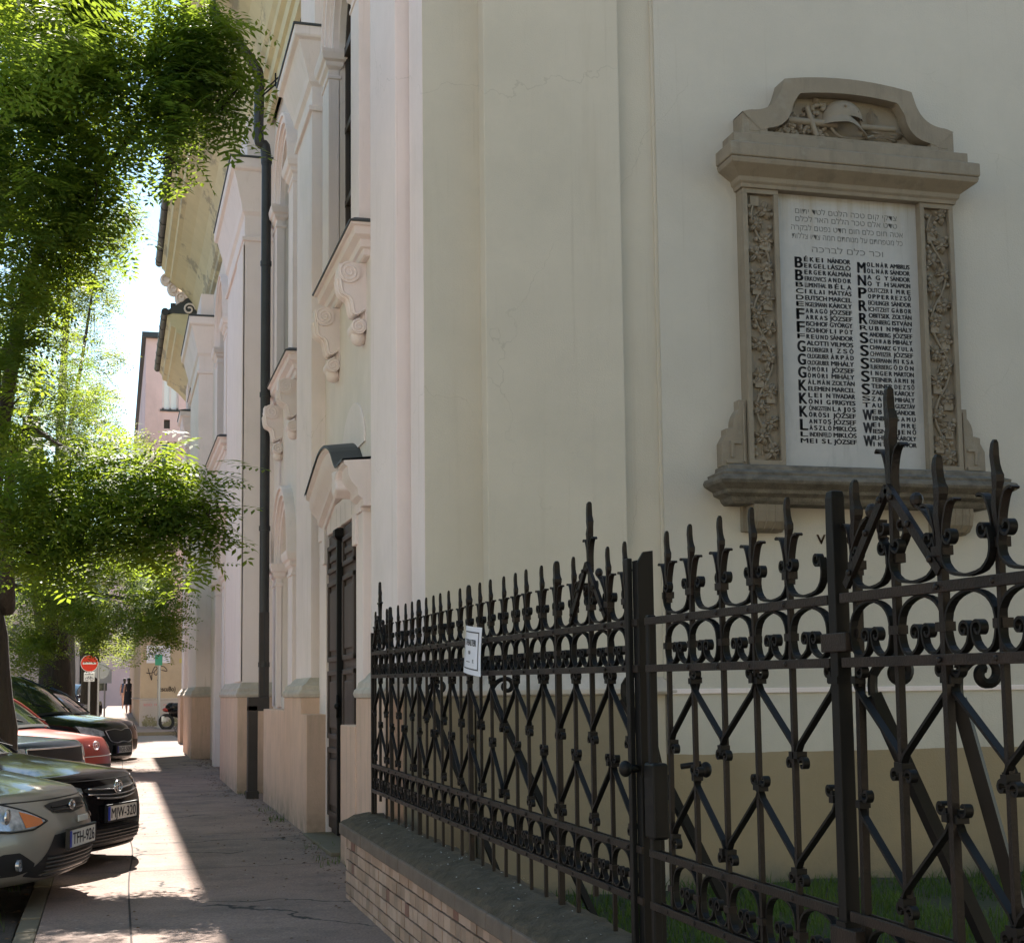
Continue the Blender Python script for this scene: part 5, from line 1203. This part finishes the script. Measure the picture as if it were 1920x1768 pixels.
for i in range(500): x = random.uniform(.95, 2.1); z = .3+abs(random.gauss(0, .15))*(.6+.5*math.sin(x*7)); mb.ell((x, Yh-.062, z+.05), (random.uniform(.01, .035), .004, random.uniform(.01, .04)), 6, 4)
mb.build('moss_patch', 'moss_patch', H)
mb = MB(); y = Yh-.05
def scr(P, r=.012): mb.tube([(a, y, b) for a, b in smoothpath(P, 4)], r, 5, cap=False)
scr([(1.10, 2.25), (1.16, 2.05), (1.22, 1.85), (1.24, 2.1), (1.33, 2.3), (1.42, 2.2), (1.38, 2.02), (1.3, 2.1), (1.45, 2.28), (1.62, 2.3), (1.72, 2.15), (1.5, 2.2)])
scr([(1.42, 1.95), (1.5, 1.85), (1.46, 1.8), (1.4, 1.86)]); scr([(1.05, 2.1), (1.15, 2.08), (1.28, 2.12)])
text(mb, 'rescuBo)', (1.42, y, 1.48), (1, 0, 0), (0, 0, 1), .58, .16, .01)
mb.build('graffiti', 'graffiti', H)
mb = MB(); text(mb, 'BOCI  H', (.98, Yh-.06, 1.0), (1, 0, 0), (0, 0, 1), .42, .08); text(mb, 'nele', (1.62, Yh-.06, 1.0), (1, 0, 0), (0, 0, 1), .25, .08); mb.build('red_scrawl', 'poster_red', H)
P = thing('poster', 'large white poster with red headline and blue logo pasted on the ochre wall', 'poster', (1.42, Yh-.05, 2.5), world=True)
q = MB(); q.box(1.05, 1.82, Yh-.052, Yh-.042, 2.42, 3.0); q.build('sheet', 'poster_white', P)
q = MB(); yy = Yh-.056; u = (1, 0, 0); v = (0, 0, 1)
text(q, 'APRILIS 30.  GYOR', (1.13, yy, 2.86), u, v, .6, .055, .01); q.build('headline', 'poster_red', P)
q = MB(); text(q, 'Baal', (1.13, yy, 2.70), u, v, .24, .09, .01); text(q, 'SZINHAZ', (1.13, yy, 2.62), u, v, .22, .035); text(q, 'eloadas a templomban', (1.42, yy, 2.76), u, v, .34, .03); text(q, 'jegyek', (1.42, yy, 2.68), u, v, .22, .03); text(q, 'vasarlas', (1.42, yy, 2.62), u, v, .3, .028)
text(q, 'informacio', (1.1, yy, 2.50), u, v, .24, .025); text(q, 'tamogatok', (1.5, yy, 2.50), u, v, .26, .025); q.build('small_print', 'poster_blue', P)
q = MB(); q.box(2.12, 2.24, Yh-.05, Yh-.042, 2.42, 2.56); tag(q.build('sticker', 'sticker_yellow'), 'small yellow notice stuck on the ochre wall right of the poster', 'notice')
# far end of the street, and unseen houses added to bounce sunlight
for i, (x0, x1, y, h, mt, lab) in enumerate(((-60, -2.6, 118, 11, 'far_stucco', 'pale house closing the view at the far end of the street, left half'), (-2.5, 30, 122, 13, 'pink_stucco', 'pinkish house at the far end of the street behind the walkers'), (-40, -16.5, 20, 14, 'far_stucco', 'long pale house across the roadway behind the trees'), (2.5, 24, -28, 12, 'bounce_stucco', 'sunlit cream house behind the viewer, facing the memorial wall'), (-30, -8, -30, 12, 'bounce_stucco', 'sunlit cream house behind the viewer, across the roadway'))):
    Q = thing('town_house', lab, 'building', ((x0+x1)/2, y, 0), world=True)
    q = MB(); d = 70 if i == 2 else 12
    q.box(x0, x1, y, y+d, -.5, h); q.build('wall', mt, Q)
    q = MB()
    if i != 2:
        for k in range(int((x1-x0)/3)):
            for z in (1.8, 5.2, 8.6): ya = y-.03 if i < 2 else y+d-.02; q.box(x0+.9+3*k, x0+2.0+3*k, ya, ya+.05, z, z+1.7)
    else:
        for k in range(23):
            for z in (1.8, 5.4, 9.0): q.box(x1-.02, x1+.03, y+.9+3*k, y+2.0+3*k, z, z+1.8)
    q.build('windows', 'glass', Q)
    q = MB(); q.extr([(x0-.3, h), (x1+.3, h), ((x0+x1)/2, h+3.5)], 'y', y-.3, y+d); q.build('roof', 'slate_flashing', Q)
# scooter by the corner
Sc = thing('motor_scooter', 'red and black scooter with white panels parked by the corner house, half behind the facade', 'scooter', (2.08, 47.0, .28), rz=math.radians(160))
m = MB(); m.ell((0, 0, .55), (.45, .16, .2), 16, 10); m.ell((.35, 0, .68), (.2, .14, .16), 14, 8); m.build('body', 'paint_black', Sc, smooth=True)
m = MB(); m.ell((.15, 0, .74), (.36, .13, .09), 14, 8); m.build('seat', 'black_plastic', Sc, smooth=True)
m = MB(); m.ell((.48, 0, .62), (.16, .12, .08), 12, 8); m.build('tail_panel', 'paint_red', Sc, smooth=True)
m = MB(); m.box(.55, .62, -.16, .16, .25, .42); m.build('tail_plate', 'plate_white', Sc, bevel=.02)
for x in (-.55, .5):
    m = MB(); m.tube([(x+.21*math.cos(a), 0, .24+.21*math.sin(a)) for a in np.linspace(0, 6.283, 21)], .05, 8, cap=False); m.build('wheel', 'tyre', Sc, smooth=True)
m = MB(); m.tube([(-.5, 0, .25), (-.38, 0, .9), (-.33, 0, 1.0)], .04, 8); m.tube([(-.33, -.3, 1.02), (-.33, .3, 1.02)], .02, 8); m.ell((-.42, 0, .7), (.07, .17, .3), 12, 8); m.build('front_shield', 'paint_black', Sc, smooth=True)
# dry bush at the building's foot
m = MB(); random.seed(6)
for i in range(70):
    a = random.uniform(0, 6.28); r = random.uniform(.1, .45); z = random.uniform(.1, .6); b = (1.82+random.uniform(-.05, .05), 42.4+random.uniform(-.1, .1), gz(42)-.1)
    m.tube([b, (b[0]+r*.5*math.cos(a), b[1]+r*.5*math.sin(a), b[2]+z*.8), (b[0]+r*math.cos(a), b[1]+r*math.sin(a), b[2]+z*.7)], [.006, .004, .002], 4)
tag(m.build('dry_bush', 'twig'), 'small dry straw coloured bush beside the scooter', 'bush')
# ------------------------------------------------------------------ people
def person(label, loc, rz, h, cloth, dress=True, bag=False):
    root = thing('person', label, 'person', loc, rz); k = h/1.68
    V = [(0, 0, .92), (0, 0, 1.12), (0, 0, 1.38), (0, 0, 1.47), (0, 0, 1.53)]
    E = [(0, 1), (1, 2), (2, 3), (3, 4)]; R = [.15, .125, .14, .055, .05]
    for s in (1, -1):
        n = len(V); V += [(s*.17, 0, 1.38), (s*.22, .03, 1.12), (s*.21, -.05*s-.03, .90), (s*.21, -.06, .82)]; R += [.055, .042, .033, .028]; E += [(2, n), (n, n+1), (n+1, n+2), (n+2, n+3)]
        for fi, (dx, L) in enumerate(((-.02, .06), (-.007, .075), (.007, .08), (.02, .07), (.03, .05))): q = len(V); V.append((s*.21, -.06+dx, .80-L)); R.append(.009); E.append((n+3, q))
        n = len(V); f = .18*s; V += [(s*.09, 0, .86), (s*.095, f*.5-.02, .48), (s*.09, f, .09), (s*.09, f-.12, .03)]; R += [.095, .062, .042, .035]; E += [(0, n), (n, n+1), (n+1, n+2), (n+2, n+3)]
    me = bpy.data.meshes.new('body'); me.from_pydata([(x*k, y*k, z*k) for x, y, z in V], E, []); me.materials.append(MATS['skin'])
    o = bpy.data.objects.new('body', me); COL.objects.link(o); o.parent = root
    sk = o.modifiers.new('skin', 'SKIN')
    for i, r in enumerate(R): me.skin_vertices[0].data[i].radius = (r*k, r*k)
    me.skin_vertices[0].data[0].use_root = True
    o.modifiers.new('sub', 'SUBSURF').levels = 1; o.modifiers['sub'].render_levels = 2
    m = MB(); m.ell((0, 0, 1.60*k), (.075*k, .095*k, .115*k), 16, 12); m.ell((0, -.095*k, 1.59*k), (.014*k, .02*k, .02*k), 8, 6)
    for s in (1, -1): m.ell((s*.078*k, 0, 1.595*k), (.012*k, .02*k, .03*k), 8, 6)
    m.build('head', 'skin', root, smooth=True)
    m = MB(); m.ell((0, .02*k, 1.625*k), (.088*k, .10*k, .11*k), 16, 10); m.ell((0, .06*k, 1.50*k), (.07*k, .05*k, .14*k), 12, 8); m.build('hair', 'hair', root, smooth=True)
    m = MB(); rows = []
    for z, rx, ry in ((1.46, .07, .06), (1.42, .17, .10), (1.3, .185, .125), (1.1, .165, .12), (.95, .19, .15), (.7, .22, .18), (.42, .25, .22)) if dress else ((1.46, .07, .06), (1.42, .18, .1), (1.3, .19, .13), (1.0, .18, .13), (.9, .19, .14)):
        rows.append([(rx*k*math.cos(a)*(1+.04*math.sin(6*a)*(z < .8)), ry*k*math.sin(a)*(1+.04*math.sin(6*a)*(z < .8)), z*k) for a in np.linspace(0, 2*math.pi, 25)[:-1]])
    m.grid(rows, True); m.build('dress' if dress else 'jacket', cloth, root, smooth=True)
    if bag: m = MB(); m.box(.2*k, .30*k, -.16*k, .14*k, .30*k, .70*k); tag(m.build('shopping_bag', 'plate_white', None, bevel=.02, loc=loc), 'pale shopping bag carried by the walking woman', 'bag'); COL.objects[-1]
    return root
person('person in a long sleeveless black dress walking away on the far pavement', (.72, 74, .50), math.radians(180), 1.68, 'black_cloth')
person('distant person in blue walking down the pavement left of the black dress', (.62, 88, .62), math.radians(180), 1.7, 'blue_cloth', False)
# ------------------------------------------------------------------ trees
def leaf_template(npair, droop):
    """one feather-shaped leaf of unit length along +x: leaflets as 4-cornered blades"""
    V = []; 
    def blade(b, d, L, W, z):
        b = np.array(b); d = np.array(d)/np.linalg.norm(d); s = np.array([-d[1], d[0], 0])
        dz = np.array([0, 0, z]); return [b, b+d*L*.5+s*W+dz*.3, b+d*L+dz, b+d*L*.5-s*W+dz*.3]
    for i in range(npair):
        t = .18+.74*i/(npair-1); L = .25*(1-.25*abs(t-.5)); zz = -droop*t*t
        for s in (1, -1): V.append(blade((t, .008*s, zz), (.35, s, 0), L, .050, -.06))
    V.append(blade((.95, 0, -droop*.9), (1, 0, 0), .2, .045, -.06))
    return np.array(V)      # n,4,3
T_NEAR = [leaf_template(5, d) for d in (.12, .3)]
T_FAR = [leaf_template(3, .2)]; T_FAR[0][:, 1] *= 1; 
def rot_batch(d, upv, n):
    e1 = d/np.linalg.norm(d, axis=1)[:, None]; e2 = np.cross(upv, e1); e2 /= np.linalg.norm(e2, axis=1)[:, None]+1e-9; e3 = np.cross(e1, e2); return e1, e2, e3
def make_leaves(blobs, tpls, size, scale_blade=1.0):
    """blobs: (x,y,z,rx,ry,rz,n) -> vertex array of blades"""
    out = []
    for x, y, z, rx, ry, rz, n in blobs:
        n = int(n); ntw = max(1, n//7)
        u = rng.normal(size=(ntw, 3)); u /= np.linalg.norm(u, axis=1)[:, None]; r = rng.uniform(.25, 1, ntw)**(1/2.2)
        c = u*r[:, None]*np.array([rx, ry, rz])+np.array([x, y, z])
        # clumping: pull towards a few attractors so that gaps open
        na = max(2, ntw//9); at = c[rng.integers(0, ntw, na)]; j = np.argmin(((c[:, None]-at[None])**2).sum(2), 1); c = c*.5+at[j]*.5
        c = np.repeat(c, 7, 0); m = len(c); c = c+rng.normal(size=(m, 3))*size*.45
        th = rng.uniform(0, 2*np.pi, m); d = np.stack([np.cos(th), np.sin(th), rng.uniform(-.75, .25, m)], 1)
        upv = np.stack([rng.normal(0, .28, m), rng.normal(0, .28, m)-.1, np.ones(m)], 1); upv /= np.linalg.norm(upv, axis=1)[:, None]
        e1, e2, e3 = rot_batch(d, upv, m); s = size*rng.uniform(.65, 1.15, m)
        for k, tp in enumerate(tpls):
            q = np.arange(m) % len(tpls) == k
            P = tp[None]*1.0
            W = (P[..., 0:1]*e1[q][:, None, None]+P[..., 1:2]*scale_blade*e2[q][:, None, None]+P[..., 2:3]*e3[q][:, None, None])*s[q][:, None, None, None]+c[q][:, None, None]
            out.append(W.reshape(-1, 4, 3))
    return np.concatenate(out)
def leaves_mesh(name, blades, matn, parent):
    n = len(blades); me = bpy.data.meshes.new(name); me.vertices.add(n*4); me.vertices.foreach_set('co', blades.reshape(-1).astype(np.float32))
    me.loops.add(n*4); me.loops.foreach_set('vertex_index', np.arange(n*4, dtype=np.int32)); me.polygons.add(n); me.polygons.foreach_set('loop_start', np.arange(0, n*4, 4, dtype=np.int32)); me.polygons.foreach_set('loop_total', np.full(n, 4, dtype=np.int32))
    me.materials.append(MATS[matn]); me.update(calc_edges=True); me.validate()
    o = bpy.data.objects.new(name, me); COL.objects.link(o); put(o, parent); return o
def tree(label, trunk, limbs, blobs, size, matn='leaf_near', near=True, group='street trees along the kerb', twigs=0, blade=1.0):
    root = thing('tree', label, 'tree', (trunk[0][0], trunk[0][1], trunk[0][2]), group=group, world=True)
    m = MB(); P = smoothpath([t[:3] for t in trunk], 4); R = [t[3] for t in trunk]; Rs = [float(np.interp(i/4, range(len(R)), R))*(1+.05*math.sin(i*2.3)) for i in range(len(P))]
    m.tube(P, Rs, 18); m.build('trunk', 'bark', root, smooth=True)
    for L in limbs:
        m = MB(); p = smoothpath([l[:3] for l in L], 4); r = [l[3] for l in L]; m.tube(p, [float(np.interp(i/4, range(len(r)), r)) for i in range(len(p))], 8); m.build('limb', 'bark', root, smooth=True)
    if twigs:
        m = MB()
        for x, y, z, rx, ry, rz, n in blobs:
            for k in range(twigs):
                u = rng.normal(size=3); u /= np.linalg.norm(u); e = np.array([x, y, z])+u*np.array([rx, ry, rz])*.8; o = np.array([x, y, z])+rng.normal(size=3)*.1*rx
                m.tube([tuple(o), tuple((o+e)/2+rng.normal(size=3)*.06), tuple(e)], [.012, .008, .003], 5)
        m.build('twigs', 'bark', root, smooth=True)['kind'] = 'stuff'
    leaves_mesh('crown', make_leaves(blobs, T_NEAR if near else T_FAR, size, blade), matn, root)
    return root
# every crown: ellipsoids (x, y, z, rx, ry, rz, number of leaves)
C1 = [(-0.83, 12.5, 6.9, 0.5, 0.9, 0.5, 520), (-0.28, 12.8, 7.1, 0.37, 0.8, 0.42, 380), (-0.76, 13, 6.31, 0.57, 0.9, 0.52, 560), (-0.18, 12.6, 6.45, 0.37, 0.7, 0.41, 380), (-0.75, 13.2, 5.56, 0.58, 0.9, 0.53, 520), (-0.26, 12.8, 5.8, 0.37, 0.7, 0.42, 360), (0.08, 12.4, 6.67, 0.23, 0.5, 0.27, 60), (0.02, 12.4, 6.29, 0.16, 0.4, 0.16, 30), (-0.26, 13.2, 5.46, 0.22, 0.5, 0.29, 70), (-0.85, 13.5, 4.87, 0.44, 0.8, 0.44, 300), (-0.53, 13.5, 5.18, 0.29, 0.6, 0.39, 170), (0.45, 12.2, 6.98, 0.16, 0.4, 0.22, 150), (0.48, 12.2, 6.53, 0.16, 0.4, 0.22, 160), (0.41, 12.2, 6.09, 0.12, 0.35, 0.2, 110), (0.37, 12.2, 5.81, 0.04, 0.2, 0.09, 22), (0.74, 12.2, 6.54, 0.16, 0.35, 0.18, 130), (0.83, 12.2, 6.27, 0.1, 0.25, 0.12, 50), (0.67, 12.2, 6.98, 0.13, 0.35, 0.18, 80), (0.31, 12.3, 6.33, 0.18, 0.35, 0.22, 100), (0.72, 12.2, 6.79, 0.13, 0.3, 0.2, 70), (0.43, 12.2, 3.08, 0.31, 0.5, 0.29, 210), (0.65, 12.0, 2.87, 0.15, 0.35, 0.17, 100), (0.79, 11.9, 2.81, 0.05, 0.15, 0.06, 14), (0.05, 12.4, 2.97, 0.38, 0.5, 0.34, 250), (-0.42, 12.6, 3.1, 0.41, 0.5, 0.37, 260), (-0.81, 12.8, 2.87, 0.33, 0.5, 0.42, 200), (0.31, 12.3, 2.7, 0.31, 0.4, 0.22, 140), (-0.2, 12.5, 2.62, 0.36, 0.4, 0.23, 140), (-0.59, 12.8, 2.51, 0.33, 0.4, 0.23, 110), (0.54, 12.2, 2.65, 0.16, 0.3, 0.18, 60), (-0.92, 13.5, 3.9, 0.29, 0.6, 0.59, 180), (-2.6, 13, 6.5, 1.6, 2.2, 2.0, 800), (-3.6, 16.5, 7.5, 2, 2.5, 2.2, 700), (-2.2, 17.5, 7.8, 1.5, 2, 1.6, 600), (-1.0, 15.6, 8.4, 1.3, 1.8, 1.2, 500), (-2.4, 10.2, 5.8, 1.2, 1.4, 1.0, 420), (-1.0, 10.0, 6.0, 0.8, 1.2, 0.7, 300), (-0.2, 12.6, 7.9, 0.6, 1.0, 0.7, 220), (-3.2, 12.2, 3.9, 1.2, 1.6, 0.9, 380)]
C2 = [(-0.15, 27, 3.46, 1.08, 1.6, 0.88, 430), (0.66, 26, 3.11, 0.66, 1.2, 0.76, 300), (0.88, 25.5, 2.58, 0.32, 0.8, 0.37, 90), (-1.08, 28, 3.04, 1.02, 1.6, 0.92, 380), (-1.71, 29, 3.6, 0.95, 1.6, 1.16, 330), (0.14, 26, 2.56, 0.85, 1.2, 0.43, 250), (-0.89, 28, 2.55, 0.81, 1.2, 0.41, 170), (-1.34, 29, 4.62, 1.16, 1.8, 0.95, 350), (-1.22, 30, 6.65, 1.2, 2, 1.2, 430), (-1.65, 30, 7.92, 1.2, 2, 1.2, 400), (-0.5, 30, 5.82, 0.98, 1.8, 0.98, 330), (-1.65, 27, 2.14, 0.49, 1, 0.49, 110), (-2.5, 31, 7.5, 2.5, 3, 2.2, 700), (-1.6, 29, 5.5, 1.4, 2, 1.3, 350)]
C3 = [(-0.17, 42, 14.97, 0.84, 1.5, 0.92, 150), (-0.67, 43, 14.15, 1.09, 2, 1.09, 230), (-0.81, 44, 12.51, 1.12, 2, 1.28, 240), (-0.41, 45, 10.98, 0.82, 1.6, 0.82, 150), (-0.32, 46, 9.71, 1.0, 2, 1.17, 210), (0.64, 46, 8.75, 0.75, 1.6, 0.84, 120), (-1.57, 44, 12.94, 1.28, 2.4, 1.44, 250), (-1.7, 45, 10.28, 1.15, 2.4, 1.47, 240), (0.49, 45, 6.97, 0.98, 1.8, 0.98, 160), (0.37, 46, 5.45, 1.17, 1.8, 1.0, 170), (1.64, 46, 5.3, 0.5, 1.2, 0.67, 60), (-0.07, 47, 3.38, 1.03, 1.6, 1.03, 150)]
C4 = [(-3.09, 60, 3.95, 2.62, 3, 1.31, 260), (-1.35, 62, 4.69, 2.03, 3, 1.58, 240), (0.24, 64, 3.34, 1.16, 2, 0.81, 110), (-3.76, 60, 7.7, 3.27, 4, 3.27, 420), (-6.74, 60, 9.72, 4.36, 5, 5.45, 700), (-1.2, 62, 7.96, 1.8, 3, 2.03, 240)]
C1 = [c[:6]+(c[6]*(1.1 if c[0] > -1.6 and c[1] > 11.5 else 1.3),) for c in C1]; C2 = [c[:6]+(c[6]*2,) for c in C2]; C3 = [c[:6]+(c[6]*3,) for c in C3]; C4 = [c[:6]+(c[6]*2.5,) for c in C4]
C0 = [(-2.2, 3.0, 6.4, 1.8, 2.2, 1.5, 500), (-1.2, 1.0, 7.2, 1.8, 2, 1.4, 500), (-3.6, .5, 6.5, 2, 2.2, 1.8, 500)]
L1 = [[(-1.22, 15.5, 3.2, 0.09), (-0.79, 14, 5.31, 0.05), (-0.17, 13, 5.88, 0.03), (0.31, 12.4, 6.32, 0.02), (0.88, 12.2, 6.34, 0.008)], [(-1.15, 15.5, 2.6, 0.1), (-1.13, 14.5, 4.39, 0.05), (-0.75, 13.6, 4.51, 0.02)], [(-1.05, 15.5, 2.2, 0.09), (-0.9, 14, 3.7, 0.035), (-0.4, 13, 3.43, 0.02), (0.05, 12.5, 3.21, 0.012), (0.35, 12.3, 3.07, 0.008), (0.76, 12.0, 2.87, 0.004)], [(-1.25, 15.5, 4.0, 0.14), (-1.3, 15.4, 6.0, 0.1), (-1.0, 15.6, 8.2, 0.05)], [(-1.3, 15.5, 4.4, 0.12), (-2.2, 14.6, 5.6, 0.07), (-3.2, 13.4, 6.6, 0.03)], [(-0.17, 13, 5.88, 0.03), (-0.5, 12.9, 6.83, 0.015), (-0.37, 12.8, 7.28, 0.008)]]
tree('nearest street tree, dark leaning trunk at the left edge, feathery boughs over the pavement', [(-1.16, 15.5, -.1, .42), (-1.20, 15.5, .5, .33), (-1.29, 15.5, 1.6, .30), (-1.45, 15.5, 3.0, .27), (-1.55, 15.5, 4.6, .2), (-1.2, 15.5, 6.4, .12)], L1, C1, .29, twigs=2, blade=1.5)
tree('second street tree with a thick upright dark trunk behind the tall black car', [(-1.12, 31, -.1, .45), (-1.12, 31, .8, .33), (-1.18, 31, 2.4, .30), (-1.5, 31, 4.4, .28), (-1.7, 31, 7, .18)], [[(-1.3, 31, 3.4, .14), (-.9, 29, 3.9, .08), (.2, 26.5, 3.7, .03)], [(-1.4, 31, 4, .14), (-1.8, 30, 6, .08), (-1.5, 30, 7.5, .03)], [(-1.2, 31, 2.9, .1), (-.6, 28, 3.2, .05), (.6, 26, 2.9, .02)], [(-1.3, 31, 3.2, .1), (-2.2, 29.5, 3.6, .05), (-2.6, 28.5, 3.4, .02)]], C2, .30, twigs=1, blade=1.3)
tree('slim paler tree farther down the row, crown bright against the sky', [(-1.3, 44, .1, .28), (-1.3, 44, 3, .2), (-1.6, 44, 8, .15), (-1.4, 43.5, 14, .06)], [[(-1.4, 44, 5, .1), (-.6, 45, 7, .05), (0, 46, 8.5, .02)], [(-1.5, 44, 8, .1), (-1.0, 43, 11, .05), (-.6, 42.5, 14, .02)], [(-1.3, 44, 4, .08), (-.2, 45.5, 5.2, .03)]], C3, .36, 'leaf_far', False, blade=1.5, twigs=2)
tree('dark distant tree closing the avenue behind the parked cars', [(-.95, 62, .3, .4), (-.95, 62, 3.4, .35), (-1.5, 62, 7, .25), (-2, 62, 11, .1)], [[(-1.2, 62, 5, .2), (-4, 60, 9, .06)], [(-1, 62, 3.6, .15), (0, 62, 5, .05)]], C4, .42, 'leaf_far', False, blade=1.7)
tree('street tree beside the kerb behind the viewer whose boughs shade the foreground', [(-1.4, 1.2, -.1, .36), (-1.4, 1.2, 2, .28), (-1.5, 1.2, 4.5, .22), (-1.6, 1.4, 6.5, .1)], [[(-1.5, 1.2, 4, .14), (-1.8, 2, 5.4, .06), (-2.2, 3, 6.3, .03)], [(-1.5, 1.2, 4.5, .12), (-3, .8, 6.2, .03)]], C0, .32)
for i, (x, y, z, s_) in enumerate(((5.2, -1.5, .1, .8), (10.5, .5, .1, .85), (-6.5, -9, .0, 1.1))):  # unseen trees, added to dim the low walls and tint them green
    tree(('garden tree behind the viewer, facing the memorial wall', 'wide garden tree behind the viewer to the right', 'large tree across the roadway behind the viewer')[i], [(x, y, -.1, .35), (x, y, 2, .28), (x+.2, y, 5, .2)], [[(x, y, 2.6, .14), (x-1.5, y, 5, .05)], [(x, y, 3, .12), (x+1.6, y+.5, 5.2, .04)]], [(x+dx*s_, y+dy*s_, zz*s_, 2.4*s_, 2.4*s_, 1.9*s_, (1300, 1300, 420)[i]) for dx, dy, zz in ((0, 0, 6), (-2, .6, 4.8), (2, -.5, 5), (0, -1, 8), (.5, 1.4, 4.2), (-1.2, 0, 7.4))], .5, 'leaf_far', False, 'trees behind the viewer', blade=2.2)
# ------------------------------------------------------------------ tidy: the helper lettering object leaves the scene
bpy.data.objects.remove(_to)
